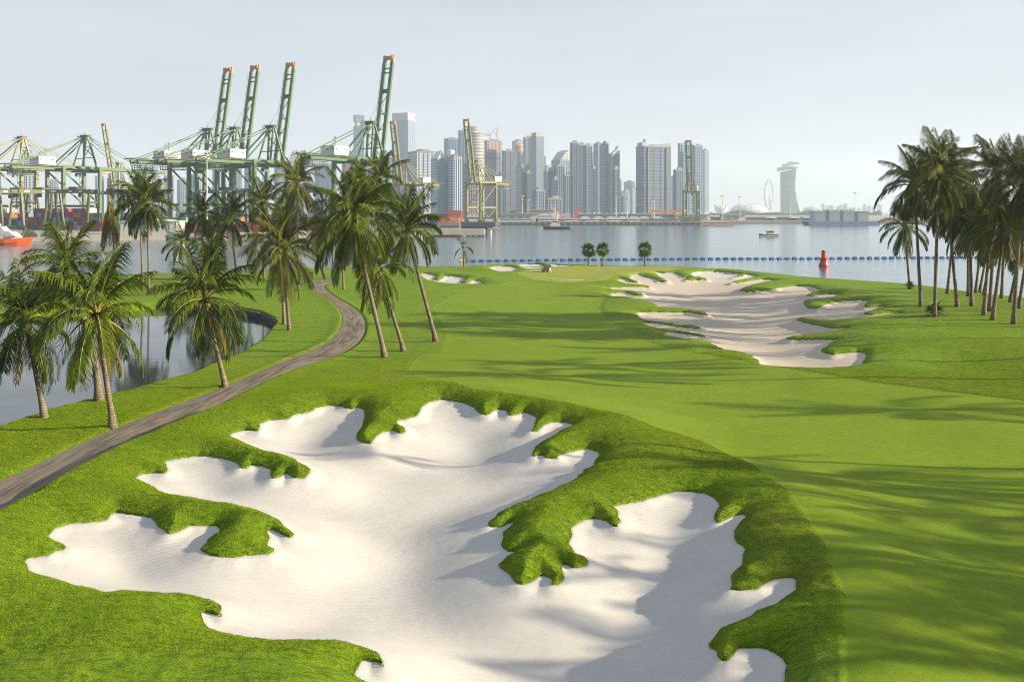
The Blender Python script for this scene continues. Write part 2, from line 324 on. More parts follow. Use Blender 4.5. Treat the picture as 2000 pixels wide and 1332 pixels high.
tcol = np.concatenate([-np.geomspace(5, .6, 26)[:-1], np.arange(-.6, .6, .0017), np.geomspace(.6, 5, 30)])
yrow = np.concatenate([np.linspace(4, 23, 14), np.geomspace(24, 262, 500)])
Yg, Tg = np.meshgrid(yrow, tcol, indexing='ij'); Xg = Tg * Yg
F_all = fields(Xg, Yg); SD = F_all[0]
GY = np.gradient(SD, axis=0) / np.gradient(Yg, axis=0)
ZG, RO = grass_z(Xg, Yg, F_all, GY)
DEP = F_all[1]; ins_ = np.clip(-SD, 0, None)
bowl = DEP * (ss(ins_, -.7, 3.8) - ss(np.zeros(1), -.7, 3.8)) * 1.1
def boxblur(a, k, ax):
    p = np.concatenate([np.repeat(np.take(a, [0], ax), k, ax), a, np.repeat(np.take(a, [-1], ax), k, ax)], ax); c_ = np.cumsum(p, ax, dtype=np.float64); z_ = np.zeros_like(np.take(c_, [0], ax)); c_ = np.concatenate([z_, c_], ax); w_ = 2 * k + 1; n_ = a.shape[ax]
    return (np.take(c_, np.arange(w_, w_ + n_), ax) - np.take(c_, np.arange(0, n_), ax)) / w_
wgt = (ins_ > 0).astype(float); bl, wl = bowl * wgt, wgt.copy()
for _ in range(4): bl, wl = boxblur(boxblur(bl, 7, 1), 3, 0), boxblur(boxblur(wl, 7, 1), 3, 0)
bowl = np.where(ins_ > 0, bowl * (1 - ss(ins_, .1, .9)) + (bl / (wl + 1e-6)) * ss(ins_, .1, .9), 0)
ZS = zb(Xg, Yg) - .055 - bowl + fbm(Xg * .25, Yg * .25, 21, 3) * .09 * ss(ins_, .2, 2) - .25 * ss(SD, 0, .3)
LP = sdf(Xg, Yg, land_p, 9)
nr, nc = Xg.shape; idx = np.arange(nr * nc).reshape(nr, nc)
cells = np.stack([idx[:-1, :-1], idx[:-1, 1:], idx[1:, 1:], idx[1:, :-1]], -1).reshape(-1, 4)
sdv = SD.ravel(); lpv = LP.ravel(); xv, yv, zgv, zsv, rov = Xg.ravel(), Yg.ravel(), ZG.ravel(), ZS.ravel(), RO.ravel()
keep = (lpv[cells] < 5).any(1); cells = cells[keep]
pos_n = (sdv[cells] >= 0).sum(1)
full = cells[pos_n == 4]; mixed = cells[(pos_n > 0) & (pos_n < 4)]
V = list(zip(xv.tolist(), yv.tolist(), zgv.tolist())); extra = {}; ROX = []
Fc = [tuple(f) for f in full.tolist()]; rim = []
def cut(i, j):
    k = (i, j) if i < j else (j, i)
    if k not in extra:
        a, b = k; t = sdv[a] / (sdv[a] - sdv[b])
        x = xv[a] + (xv[b] - xv[a]) * t; y = yv[a] + (yv[b] - yv[a]) * t
        extra[k] = len(V); V.append((x, y, float(zb(x, y)) + .02)); ROX.append(float(rov[a]))
    return extra[k]
for c in mixed.tolist():
    for tri in ((c[0], c[1], c[2]), (c[0], c[2], c[3])):
        pol = []; cr = []
        for q in range(3):
            i, j = tri[q], tri[(q + 1) % 3]
            if sdv[i] >= 0: pol.append(i)
            if (sdv[i] >= 0) != (sdv[j] >= 0):
                e = cut(i, j); pol.append(e); cr.append((e, sdv[i] >= 0))
        if len(pol) >= 3: Fc.append(tuple(pol))
        if len(cr) == 2:
            a, b = (cr[0][0], cr[1][0]) if cr[0][1] else (cr[1][0], cr[0][0])
            rim.append((a, b))
base_n = len(V); lipv = {}; 
rimset = sorted({i for e in rim for i in e})
for i in rimset:
    x, y, z = V[i]; lipv[i] = base_n + len(lipv)
LV = [(V[i][0], V[i][1], V[i][2] - .6) for i in rimset]
V += LV; ROX += [1.0] * len(LV)
Fc += [(b, a, lipv[a], lipv[b]) for a, b in rim]

# soft dry patches of turf: worn places with a shape of their own
DRY = [(1250, 846, 5, 1.2), (1345, 882, 3.4, 1.6), (1410, 912, 2.2, 1.6), (1500, 1040, 1.4, 2.6), (1880, 762, 9, 2.2), (1700, 752, 6, 1.4), (1560, 1130, 1.2, 2.0), (760, 735, 4, 2.5), (1240, 672, 4, 1.5)]
def dryness(X, Y):
    d = np.zeros(X.shape)
    for a, b, rx, ry in DRY:
        p = ground_pt(a, b); d = np.maximum(d, np.exp(-((X - p.x) / rx) ** 2 - ((Y - p.y) / ry) ** 2))
    return d
def attr_f(me, name, arr):
    at_ = me.attributes.new(name, 'FLOAT', 'POINT'); at_.data.foreach_set('value', np.asarray(arr, np.float32))
Vn = np.array(V)
me = bpy.data.meshes.new('ground'); me.from_pydata(V, [], Fc); me.update()
attr_f(me, 'rough', np.concatenate([rov, ROX]))
gm = ss(-sdf(Vn[:, 0], Vn[:, 1], green_p, 4), -.6, .4); attr_f(me, 'green', gm)
attr_f(me, 'dry', dryness(Vn[:, 0], Vn[:, 1]) * np.concatenate([rov, ROX]))
me.polygons.foreach_set('use_smooth', [True] * len(me.polygons))
ground = bpy.data.objects.new('ground', me); COL.objects.link(ground)
tag(ground, 'mown green turf of the golf course with rough and fairway', kind='structure')

# grass ----------------------------------------------------------
def grass_mat(name, blade=False):
    t = NT(name); p = t.pos(); ro = t.attr('rough')
    n1 = t.noise(p, .35, 5, .6); n2 = t.noise(p, 3.0, 5, .65); n3 = t.noise(p, 16.0, 4, .7)
    fair = t.mix(t.ramp(n1, .3, .7, 0, 1), (0.1376, 0.2219, 0.00528), (0.1926, 0.2732, 0.00726))
    fair = t.mix(t.ramp(n2, .35, .7, 0, .6), fair, (0.09037, 0.1579, 0.00528))
    rgh = t.mix(t.ramp(n1, .3, .7, 0, 1), (0.1079, 0.2172, 0.004247), (0.2096, 0.3259, 0.005946))
    rgh = t.mix(t.ramp(n2, .35, .68, 0, .75), rgh, (0.273, 0.3668, 0.01189))
    rgh = t.mix(t.ramp(n3, .40, .60, 0, .75), rgh, (0.0635, 0.1291, 0.004247))
    n4 = t.noise(t.mapv(p, (2.2, 6.5, 3)), 1.0, 5, .7)
    rgh = t.mix(t.ramp(n4, .47, .62, 0, .9), rgh, (0.05714, 0.1223, 0.003398))  # shadows of the tufts painted into the rough as dark streaks
    fair = t.mix(t.ramp(t.noise(t.mapv(p, (1.2, 5.0, 3)), 1.0, 5, .75), .45, .75, 0, .35), fair, (0.0944, 0.1706, 0.00396))
    c = t.mix(ro, fair, rgh)
    if blade: c = t.mix(.5, c, t.mix(t.attr('tint'), (0.06344, 0.1353, 0.0044), (0.346, 0.4471, 0.0165)))
    if not blade:
        c = t.mix(t.ramp(t.noise(p, 26.0, 3, .7), .38, .62, 0, .42), c, (0.05338, 0.1012, 0.00396))
    c = t.mix(t.math('MULTIPLY', t.attr('green'), .9), c, (0.2001, 0.2331, 0.0363))
    dr = t.math('MULTIPLY', t.attr('dry'), t.ramp(n2, .40, .65, 0, .5))
    c = t.mix(dr, c, (0.2224, 0.1935, 0.0462))
    t.col(c); t.set(.8, spec=.12)
    
    if not blade:
        h = t.math('ADD', t.math('MULTIPLY', t.noise(p, 7.0, 5, .75), t.ramp(ro, 0, 1, .25, 1.5)), t.math('MULTIPLY', t.noise(p, 45, 2, .6), .3))
        t.bump(h, .9, .11)
    else:
        tr = t.n('ShaderNodeBsdfTranslucent'); t.l(c, tr.inputs[0]); ms = t.n('ShaderNodeMixShader', i_0=.35)
        t.l(t.b.outputs[0], ms.inputs[1]); t.l(tr.outputs[0], ms.inputs[2]); t.l(ms.outputs[0], t.o.inputs[0])
    return t.m
M_GRASS = grass_mat('turf'); M_BLADE = grass_mat('grass_blade', True)
me.materials.append(M_GRASS)

# sand -----------------------------------------------------------
t = NT('bunker_sand'); p = t.pos()
c = t.mix(t.ramp(t.noise(p, .5, 5, .6), .3, .7, 0, 1), (.372, .376, .378), (.42, .424, .426))
c = t.mix(t.math('MULTIPLY', t.attr('warm'), .85), c, (.385, .345, .29))
c = t.mix(t.ramp(t.noise(p, 9, 4, .7), .45, .75, 0, .32), c, (0.29, 0.27, 0.245))
t.col(c); t.set(.95, spec=.1)
wv = t.n('ShaderNodeTexWave', wave_type='RINGS', rings_direction='Z', i_Scale=1.1, i_Distortion=3.5, i_Detail=2.0, i_Detail_Scale=.35)
t.l(t.mapv(p, (1, 1, 1)), wv.inputs['Vector'])
h = t.math('ADD', t.math('MULTIPLY', wv.outputs['Fac'], .2), t.math('ADD', t.noise(p, 2.0, 4, .6), t.math('MULTIPLY', t.noise(p, 30, 3, .7), .4)))
t.bump(h, .42, .05); M_SAND = t.m
names = ['large white sand bunker with grass fingers below the fairway', 'long pale sand bunker beside the palm mound', 'small white sand bunker with a grass nose near the green', 'plain oval sand bunker left of the mower', 'sand bunker behind the mower', 'thin sand bunker beside the flag green']
owner = np.full(SD.shape, -1); best = np.full(SD.shape, 9.0)
for i, (P, *_r) in enumerate(bunk):
    q = sdf(Xg, Yg, P); m = q < best; best[m] = q[m]; owner[m] = i
ownv = owner.ravel()
for i in range(len(bunk)):
    cm = cells[((sdv[cells] < .3) & (ownv[cells] == i)).any(1) & (sdv[cells].min(1) < .05)]
    used, inv = np.unique(cm, return_inverse=True)
    m2 = bpy.data.meshes.new('sand_bunker')
    m2.from_pydata(list(zip(xv[used].tolist(), yv[used].tolist(), zsv[used].tolist())), [], inv.reshape(-1, 4).tolist()); m2.update()
    wv_ = np.zeros(len(used)) if i != 1 else np.clip(1 - ss(yv[used], 165, 180), 0, 1)
    attr_f(m2, 'warm', wv_); m2.materials.append(M_SAND)
    m2.polygons.foreach_set('use_smooth', [True] * len(m2.polygons))
    o = bpy.data.objects.new('sand_bunker', m2); COL.objects.link(o); tag(o, ['large white sand bunker with many grass fingers reaching into it', 'long pale sand bunker beside the palm mound', 'small white sand bunker with a grass nose below the lone palm', 'oval white sand bunker between lone palm and mower', 'white sand bunker just behind the mower', 'thin white sand bunker between the mower and the flag'][i], kind='structure')

# grass blades in the rough near the sand -------------------------
rng = np.random.default_rng(3)
def blades(n_try, y0, y1, near_edge):
    y = np.sqrt(rng.uniform(y0 * y0, y1 * y1, n_try)) if not near_edge else rng.uniform(y0, y1, n_try)
    x = rng.uniform(-.56, .56, n_try) * y
    F = fields(x, y); sd = F[0]
    m = (sd > 0) & (sdf(x, y, path_p, 4) > .1) & (sdf(x, y, pond_p, 4) > .1) & (sdf(x, y, land_p, 4) < -1)
    m &= (sd < .22) if near_edge else (sdf(x, y, fair_p, 3) > .05)
    return x[m], y[m]
bx, by = blades(1700000, 26, 82, False)
# fringe hanging over the sand: sample along the outlines
ex, ey, eo = [], [], []
for (P, *_r) in bunk[:2]:
    Q = np.roll(P, -1, 0); L = np.hypot(*(Q - P).T)
    for a, b, l in zip(P, Q, L):
        dist = a[1]; k = int(l * (46 if dist < 90 else 8))
        tt = rng.random(k); off = rng.uniform(0.0, .16, k); nn = np.array([b[1] - a[1], a[0] - b[0]]) / max(l, 1e-6)
        s_ = a + (b - a) * tt[:, None]; ex += (s_[:, 0]).tolist(); ey += (s_[:, 1]).tolist()
        eo += off.tolist()
ex, ey = np.array(ex), np.array(ey)
fe = fields(ex + .05, ey)[0] - fields(ex - .05, ey)[0]; fn = fields(ex, ey + .05)[0] - fields(ex, ey - .05)[0]
gl = np.hypot(fe, fn) + 1e-6; fe /= gl; fn /= gl; eo = np.array(eo)
ex2, ey2 = ex + fe * eo, ey + fn * eo
allx = np.concatenate([bx, ex2]); ally = np.concatenate([by, ey2]); nb = len(allx); edge = np.zeros(nb, bool); edge[len(bx):] = True
gz, _ = grass_z(allx, ally)
hgt = rng.uniform(.015, .040, nb) * (1 + ally / 90) * (1 - ss(ally, 52, 82) * .8); hgt[edge] *= 1.1
ang = rng.uniform(0, 2 * np.pi, nb); lean = rng.uniform(.1, .75, nb); wid = .008 + .00026 * ally
lx = np.cos(ang) * lean * hgt; ly = np.sin(ang) * lean * hgt
lx[edge] += -fe * .07; ly[edge] += -fn * .07; tipz = gz + hgt * .95; tipz[edge] = gz[edge] + hgt[edge] * rng.uniform(-.5, .8, edge.sum())
px_, py_ = -np.sin(ang + 1.3) * wid, np.cos(ang + 1.3) * wid
VV = np.empty((nb * 3, 3)); VV[0::3] = np.stack([allx - px_, ally - py_, gz - .01], 1); VV[1::3] = np.stack([allx + px_, ally + py_, gz - .01], 1); VV[2::3] = np.stack([allx + lx, ally + ly, tipz], 1)
mb = bpy.data.meshes.new('rough_grass'); mb.vertices.add(nb * 3); mb.vertices.foreach_set('co', VV.ravel().astype(np.float32))
mb.loops.add(nb * 3); mb.loops.foreach_set('vertex_index', np.arange(nb * 3, dtype=np.int32)); mb.polygons.add(nb)
mb.polygons.foreach_set('loop_start', np.arange(0, nb * 3, 3, dtype=np.int32)); mb.polygons.foreach_set('loop_total', np.full(nb, 3, np.int32)); mb.update(calc_edges=True)
attr_f(mb, 'rough', np.ones(nb * 3)); attr_f(mb, 'tint', np.repeat(rng.random(nb) ** 1.3, 3)); attr_f(mb, 'dry', np.repeat(dryness(allx, ally), 3)); attr_f(mb, 'green', np.zeros(nb * 3))
mb.materials.append(M_BLADE)
rg = bpy.data.objects.new('rough_grass', mb); COL.objects.link(rg); tag(rg, 'longer unmown grass blades around the sand bunkers', 'grass', kind='stuff')

# path -----------------------------------------------------------
t = NT('path_asphalt'); p = t.pos()
cv = t.n('ShaderNodeCombineXYZ'); t.l(t.math('MULTIPLY', t.attr('along'), .10), cv.inputs[0]); t.l(t.math('MULTIPLY', t.attr('across'), 3.2), cv.inputs[1])
c = t.mix(t.ramp(t.noise(cv.outputs[0], 1.0, 6, .6), .32, .68, 0, 1), (0.116, 0.098, 0.08), (0.22, 0.19, 0.155))
c = t.mix(t.ramp(t.noise(p, 9, 4, .7), .55, .85, 0, .2), c, (0.096, 0.084, 0.076))
st = t.ramp(t.noise(cv.outputs[0], 2.1, 4, .65), .44, .60, 0, .85); c = t.mix(t.math('MULTIPLY', st, t.attr('mid')), c, (0.052, 0.0464, 0.0416))
c = t.mix(t.ramp(t.noise(p, 2.2, 4, .6), .6, .8, 0, .25), c, (0.26, 0.235, 0.2))
c = t.mix(t.ramp(t.math('ADD', t.attr('mid'), t.ramp(t.noise(p, 3.0, 4, .6), .3, .7, -.2, .2)), .08, .36, .7, 0), c, (.17, .14, .085))
t.col(c); t.set(.9, spec=.2); t.bump(t.noise(p, 30, 3, .7), .25, .02); M_PATH = t.m
vs, fs, mid, alo, acr = [], [], [], [], []
K = 9
for i in range(220):
    for k in range(K):
        u = k / (K - 1); q = pl[i] * (1 - u) + pr[i] * u; vs.append((q[0], q[1], float(zb(q[0], q[1])) + .012 + .03 * math.sin(math.pi * u))); mid.append(math.sin(math.pi * u) ** .5); alo.append(i * .7); acr.append(u)
for i in range(219):
    for k in range(K - 1): fs.append((i * K + k, i * K + k + 1, (i + 1) * K + k + 1, (i + 1) * K + k))
m3 = bpy.data.meshes.new('cart_path'); m3.from_pydata(vs, [], fs); m3.update(); attr_f(m3, 'mid', mid); attr_f(m3, 'along', alo); attr_f(m3, 'across', acr); m3.materials.append(M_PATH)
m3.polygons.foreach_set('use_smooth', [True] * len(m3.polygons))
o = bpy.data.objects.new('cart_path', m3); COL.objects.link(o); tag(o, 'winding grey asphalt cart path between the pond and the bunkers', kind='structure')

# water ----------------------------------------------------------
def water_mat(name, base, sc, strength, rough):
    t = NT(name); p = t.pos()
    t.col(base); t.set(rough, spec=.5); t.b.inputs['IOR'].default_value = 1.33
    n1 = t.noise(t.mapv(p, (.35 * sc, 1.0 * sc, 1)), 1.0, 6, .6); n2 = t.noise(t.mapv(p, (.02 * sc, .09 * sc, 1)), 1.0, 3, .5)
    t.bump(t.math('ADD', n1, t.math('MULTIPLY', n2, 2.5)), strength, .35); return t.m
M_SEA = water_mat('sea_water', (.05, .10, .14), .55, .30, .12)
M_POND = water_mat('pond_water', (.03, .04, .045), 1.2, .016, .02)
MB().add([(-9000, -60, 0), (9000, -60, 0), (9000, 15000, 0), (-9000, 15000, 0)], [(0, 1, 2, 3)]).build('sea', M_SEA)
tag(bpy.data.objects['sea'], 'calm pale blue-grey harbour water', kind='structure')
c0 = pond_p.mean(0); pw = [(q - c0) * 1.0 + c0 for q in densify(pond_p, 3, 0, 1)]
MB().add([(q[0], q[1], 1.05) for q in pw], [tuple(range(len(pw)))]).build('pond', M_POND); tag(bpy.data.objects['pond'], 'still pond water reflecting the palms', kind='structure')
# ------------------------------------------------------------------ palms
def leaf_mat(name, a, b, dry=0.0):
    t = NT(name); oi = t.n('ShaderNodeObjectInfo').outputs['Random']; p = t.coord()
    c = t.mix(oi, a, b); c = t.mix(t.ramp(t.noise(p, 1.2, 3, .6), .35, .7, 0, .55), c, tuple(x * .55 for x in a))
    c = t.mix(t.math('MULTIPLY', t.attr('tipness'), .14 + dry), c, (.25, .20, .05))
    c = t.mix(t.attr('rachis'), c, (.26, .25, .06))
    t.col(c); t.set(.55, spec=.16)
    tr = t.n('ShaderNodeBsdfTranslucent'); t.l(c, tr.inputs[0]); ms = t.n('ShaderNodeMixShader', i_0=.25)
    t.l(t.b.outputs[0], ms.inputs[1]); t.l(tr.outputs[0], ms.inputs[2]); t.l(ms.outputs[0], t.o.inputs[0]); return t.m
M_FROND = leaf_mat('palm_frond', (0.02075, 0.05067, 0.002496), (0.0778, 0.131, 0.005616))
M_FROND_Y = leaf_mat('palm_frond_bright', (0.03334, 0.07426, 0.00312), (0.1223, 0.1747, 0.006864))
M_DEAD = leaf_mat('palm_frond_dead', (0.1186, 0.08299, 0.02184), (0.1778, 0.1398, 0.04056), .3)
M_DRY = leaf_mat('palm_frond_dry', (0.03334, 0.0594, 0.004992), (0.1111, 0.1398, 0.01622), .1)
M_FAN = leaf_mat('fan_leaf', (.055, .105, .012), (.10, .155, .02))
t = NT('palm_trunk'); p = t.pos()
c = t.mix(t.ramp(t.noise(p, 3.0, 4, .65), .3, .7, 0, 1), (0.0975, 0.07875, 0.06), (0.225, 0.1875, 0.1425))
wv = t.n('ShaderNodeTexWave', wave_type='BANDS', bands_direction='Z', i_Scale=2.0, i_Distortion=2.0, i_Detail=2.0, i_Detail_Scale=1.5); t.l(p, wv.inputs['Vector'])
c = t.mix(t.ramp(wv.outputs['Fac'], .0, .35, .65, 0), c, (0.0375, 0.03, 0.0225)); t.col(c); t.set(.9, spec=.2); t.bump(wv.outputs['Fac'], .4, .03); M_TRUNK = t.m
M_BUSH = leaf_mat('fern_leaf', (.07, .11, .015), (.12, .16, .03))
M_NUT = paint((.30, .19, .05), .5, .4, 3.0)

def frond_mesh(e0, e1, seed, L=1.0, nl=54, dead=False, mat=None):
    """one pinnate leaf of unit length along +X: rachis bending from elevation e0 to e1 with hanging leaflets"""
    rn = random.Random(seed); n = 14; pts = [Vector((0, 0, 0))]; tans = []
    sway = rn.uniform(-.25, .25)
    for i in range(n):
        u = (i + .5) / n; e = R(e0 + (e1 - e0) * (u ** 1.25)); a = sway * u * u
        tn = Vector((math.cos(e) * math.cos(a), math.cos(e) * math.sin(a), math.sin(e))); tans.append(tn); pts.append(pts[-1] + tn * (L / n))
    tans.append(tans[-1]); m = MB(); tip = []; rac = []
    m.tube(pts, [.016 * (1 - .85 * i / n) for i in range(n + 1)], 4, False); tip += [0] * len(m.v); rac += [1] * len(m.v)
    for i in range(nl):
        u = .16 + .84 * (i / (nl - 1)); k = min(n - 1, int(u * n)); fr = u * n - k; base = pts[k] + (pts[k + 1] - pts[k]) * min(fr, 1); tn = tans[k]
        side = tn.cross(Vector((0, 0, 1)));
        if side.length < .1: side = Vector((0, 1, 0))
        side.normalize(); ln = L * (.33 * math.sin(math.pi * (.12 + .80 * u)) + .04) * rn.uniform(.8, 1.1)
        for sg in (-1, 1):
            if rn.random() < (.30 if dead else .05): continue
            hang = rn.uniform(.15, .55) + (.5 if dead else 0)
            d1 = (side * sg * rn.uniform(.55, .85) + tn * rn.uniform(.6, .95) + Vector((0, 0, rn.uniform(-.35, .05)))).normalized()
            d2 = (d1 * .7 + Vector((0, 0, -hang - .5))).normalized()
            w = .0085 * rn.uniform(.8, 1.2); wv_ = d1.cross(Vector((0, 0, 1)));
            if wv_.length < .05: wv_ = tn.copy()
            wv_ = (wv_.normalized() * .5 + tn * .5).normalized() * w
            p1 = base + d1 * ln * .5; p2 = p1 + d2 * ln * .5
            m.add([base - wv_ * .7, base + wv_ * .7, p1 + wv_, p1 - wv_, p2], [(0, 1, 2, 3), (3, 2, 4)])
            tip += [0, 0, .15, .15, 1]; rac += [0] * 5
    me = m.mesh('frond', mat); attr_f(me, 'tipness', tip); attr_f(me, 'rachis', rac); return me
ELEV = [(88, 72), (80, 48), (68, 8), (54, -32), (34, -62), (8, -78), (-24, -85), (-56, -89)]
FR = {}
for key, mat in (('green', M_FROND), ('bright', M_FROND_Y), ('dry', M_DRY)):
    FR[key] = [[frond_mesh(a + 0, b, 100 * i + j, mat=mat) for j in range(2)] for i, (a, b) in enumerate(ELEV)]
FR['dead'] = [[frond_mesh(a, b, 900 + 10 * i + j, nl=30, dead=True, mat=M_DEAD) for j in range(2)] for i, (a, b) in enumerate([(-50, -88), (-70, -90)])]
nut = MB()
for i in range(9):
    a = i * 2.4; nut.lathe([(0.001, -.035), (.022, -.022), (.03, 0), (.022, .022), (.001, .035)], 6, (.055 * math.cos(a), .055 * math.sin(a), -.06 - .03 * (i % 3)))
NUT = nut.mesh('coconut_cluster', M_NUT, True)
boot = MB()
for i in range(16):
    a = i * 2.39996; boot.bar((0, 0, -.10 + .008 * i), (.075 * math.cos(a), .075 * math.sin(a), .03 + .006 * i), .03, .012)
BOOT = boot.mesh('leaf_base', M_DRY)

def palm(base, crown, size, label, group=None, n=30, kind='green', trunk_r=.17, dead=6, sparse=False, seed=0, nuts=True, bend=0.0, name='coconut_palm', upright=0):
    rn = random.Random(seed); b, c = Vector(base), Vector(crown)
    root = empty(name, b); tag(root, label, 'palm tree', group)
    v = c - b; H = v.length; k = 12; pts = []; rad = []
    for i in range(k + 1):
        u = i / k; q = v * u; s = math.sin(math.pi * u) * bend * H
        pts.append(Vector((q.x + s, q.y + s * .2, v.z * u - (.35 if i == 0 else 0))))
        rad.append(trunk_r * (1.0 - .38 * u + .75 * math.exp(-u * H / .55)) * rn.uniform(.96, 1.04))
    MB().tube(pts, rad, 9).build('trunk', M_TRUNK, root, smooth=True)
    top = pts[-1]; kinds = len(ELEV)
    inst('leaf_base', BOOT, root, top, (0, 0, rn.uniform(0, 6)), size)
    n = max(6, int(n * .98))
    for i in range(n):
        u = (i + .5) / n; ei = min(kinds - 1, int(u ** (.85 + upright) * kinds)); me = FR[kind][ei][rn.randrange(2)]
        o = inst('frond', me, root, top + Vector((0, 0, .05 * size)), (rn.uniform(-.12, .12), rn.uniform(-.12, .12), i * 2.39996 + rn.uniform(-.35, .35)), size * 1.04 * rn.uniform(.82, 1.14) * (.9 if ei == 0 else 1))
    for i in range(dead):
        inst('dead_frond', FR['dead'][i % 2][rn.randrange(2)], root, top - Vector((0, 0, .06 * size)), (0, 0, rn.uniform(0, 6.28)), size * rn.uniform(.6, .95))
    if nuts: inst('coconut_cluster', NUT, root, top, (0, 0, rn.uniform(0, 6)), size)
    return root
def ppx(base, crown, rpx, label, **kw):
    """palm rooted at a place on the turf, its crown above it at its own height"""
    b = ground_pt(*base); d = b.y + kw.pop('dd', 0.0); c = at(crown[0], crown[1], d)
    return palm(b, c, rpx * d / FPX, label, **kw)

ppx((88, 817), (51, 636), 118, 'coconut palm with drooping brown lower fronds standing furthest along the pond bank from the path', kind='green', seed=1, n=29, dead=6)
ppx((222, 837), (189, 622), 140, 'slender coconut palm between the pond and the cart path with bright yellow-green fronds', kind='bright', seed=2, n=30, dead=4)
ppx((194, 783), (127, 530), 98, 'coconut palm curving out from the pond edge behind its brighter neighbour', kind='bright', seed=3, n=24, bend=.05, trunk_r=.24, dead=2)
ppx((441, 756), (400, 590), 118, 'leaning bushy coconut palm beside the cart path, red-brown dead fronds hanging', kind='green', seed=4, n=33, dead=8)
ppx((565, 644), (553, 496), 92, 'coconut palm with spreading crown on the lawn inside the path bend', kind='dry', seed=5, n=34)
ppx((555, 633), (548, 470), 60, 'thin coconut palm just behind the one on the lawn inside the path bend', kind='green', seed=6, n=22)
ppx((752, 697), (691, 436), 112, 'tallest leaning coconut palm with a heavy crown at the fairway edge', kind='bright', seed=7, n=44, dead=5, trunk_r=.2)
ppx((789, 685), (741, 532), 78, 'low leaning coconut palm tucked under the tallest one at the fairway edge', kind='bright', seed=8, n=30, dead=5)
ppx((852, 667), (795, 455), 88, 'long leaning coconut palm standing out furthest on the fairway', kind='green', seed=9, n=36, dead=3, trunk_r=.2)
ppx((742, 580), (741, 356), 62, 'tall dry brownish coconut palm behind the heavy-crowned palm', kind='dry', seed=10, n=30, dead=6)
ppx((516, 548), (512, 400), 55, 'tall palm with dry drooping crown on the strip behind the pond', kind='dry', seed=11, n=28, dead=5)
ppx((585, 556), (578, 366), 66, 'highest pale-crowned coconut palm behind the path bend', kind='dry', seed=12, n=34, dead=5)
ppx((463, 548), (450, 432), 56, 'coconut palm with a clean pale trunk on the waterside strip', kind='green', seed=13, n=28)
ppx((395, 556), (396, 424), 50, 'coconut palm behind the bushy path-side palm, crown against the port', kind='green', seed=14, n=26)
ppx((360, 538), (355, 476), 42, 'short dark coconut palm by the water on the strip beyond the pond', kind='green', seed=15, n=22)
ppx((412, 552), (412, 474), 46, 'short dark bushy palm hidden behind the path-side palm', kind='green', seed=16, n=26)
ppx((502, 531), (499, 483), 34, 'small thin palm at the very edge of the waterside lawn', kind='green', seed=17, n=14, nuts=False)
ppx((633, 544), (624, 446), 52, 'palm beside the green bin at the top of the path', kind='green', seed=18, n=24)
ppx((649, 545), (652, 440), 50, 'palm behind the heavy-crowned palm at the top of the path', kind='green', seed=19, n=24)
ppx((671, 566), (668, 470), 50, 'palm on the inner side of the path top, trunk half hidden by hanging fronds', kind='green', seed=20, n=22)
ppx((279, 568), (273, 396), 62, 'straight tall palm on the strip beyond the pond, one of two standing close together', group='twin palms beyond the pond', kind='green', seed=21, n=30, dead=5)
ppx((291, 571), (288, 404), 58, 'straight tall palm on the strip beyond the pond, one of two standing close together', group='twin palms beyond the pond', kind='green', seed=22, n=28, dead=4)
# dead palm: a bare pole with a collapsed brown crown
b = ground_pt(224, 554); c = at(216, 384, b.y); root = empty('dead_palm', b); tag(root, 'dead palm with a collapsed brown skirt of hanging fronds', 'palm tree')
MB().tube([(0, 0, -.3), (-.2, 0, (c - b).z * .5), tuple(c - b)], [.22, .16, .12], 8).build('trunk', M_TRUNK, root, smooth=True)
for i in range(26):
    inst('dead_frond', FR['dead'][1][i % 2], root, tuple(c - b + Vector((0, 0, -.12 * i))), (0, 0, i * 2.4), (88 if i > 5 else 60) * b.y / FPX * random.uniform(.65, .9))
for i in range(5): inst('dead_frond', FR['dry'][0][i % 2], root, tuple(c - b), (0, 0, i * 1.3), 16 * b.y / FPX)
# lone young palm at the water
ppx((906, 520), (904, 484), 30, 'lone sparse young palm at the water edge near the yellow float', kind='green', seed=23, n=6, dead=1, nuts=False, trunk_r=.13)

G = 'palm grove on the mound'
GL = 'slender coconut palm standing within the dense grove on the mound'
RIGHT = [((1777, 565), (1767, 445), 58, 'short dark coconut palm at the outer edge of the grove, fronds over the float line', None, 'green', 28),
         ((1799, 604), (1786, 366), 78, 'tall coconut palm beside the fern-based palm on the bunker side of the grove', None, 'green', 34),
         ((1825, 621), (1833, 347), 88, 'tall straight coconut palm with a clump of fern round its foot', None, 'dry', 38),
         ((1870, 601), (1848, 378), 78, 'coconut palm whose trunk leans back towards the bunker', None, 'dry', 34),
         ((1850, 574), (1868, 396), 70, GL, G, 'green', 30), ((1891, 580), (1890, 442), 64, GL, G, 'green', 28), ((1898, 599), (1893, 428), 66, GL, G, 'green', 30),
         ((1905, 573), (1922, 430), 60, GL, G, 'green', 26), ((1913, 571), (1934, 460), 58, GL, G, 'green', 24), ((1921, 577), (1944, 442), 62, GL, G, 'green', 26),
         ((1921, 617), (1934, 455), 66, GL, G, 'green', 28), ((1932, 609), (1950, 345), 80, GL, G, 'dry', 34), ((1938, 626), (1961, 450), 70, GL, G, 'dry', 30),
         ((1956, 584), (1961, 470), 60, GL, G, 'green', 24), ((1979, 634), (1997, 364), 90, 'tallest coconut palm of the grove with thick pale trunk', None, 'dry', 38),
         ((1972, 592), (1998, 462), 66, GL, G, 'green', 26), ((1989, 604), (2022, 400), 74, GL, G, 'dry', 30), ((2030, 640), (2060, 380), 84, GL, G, 'green', 32), ((2050, 600), (2075, 430), 74, GL, G, 'green', 28)]
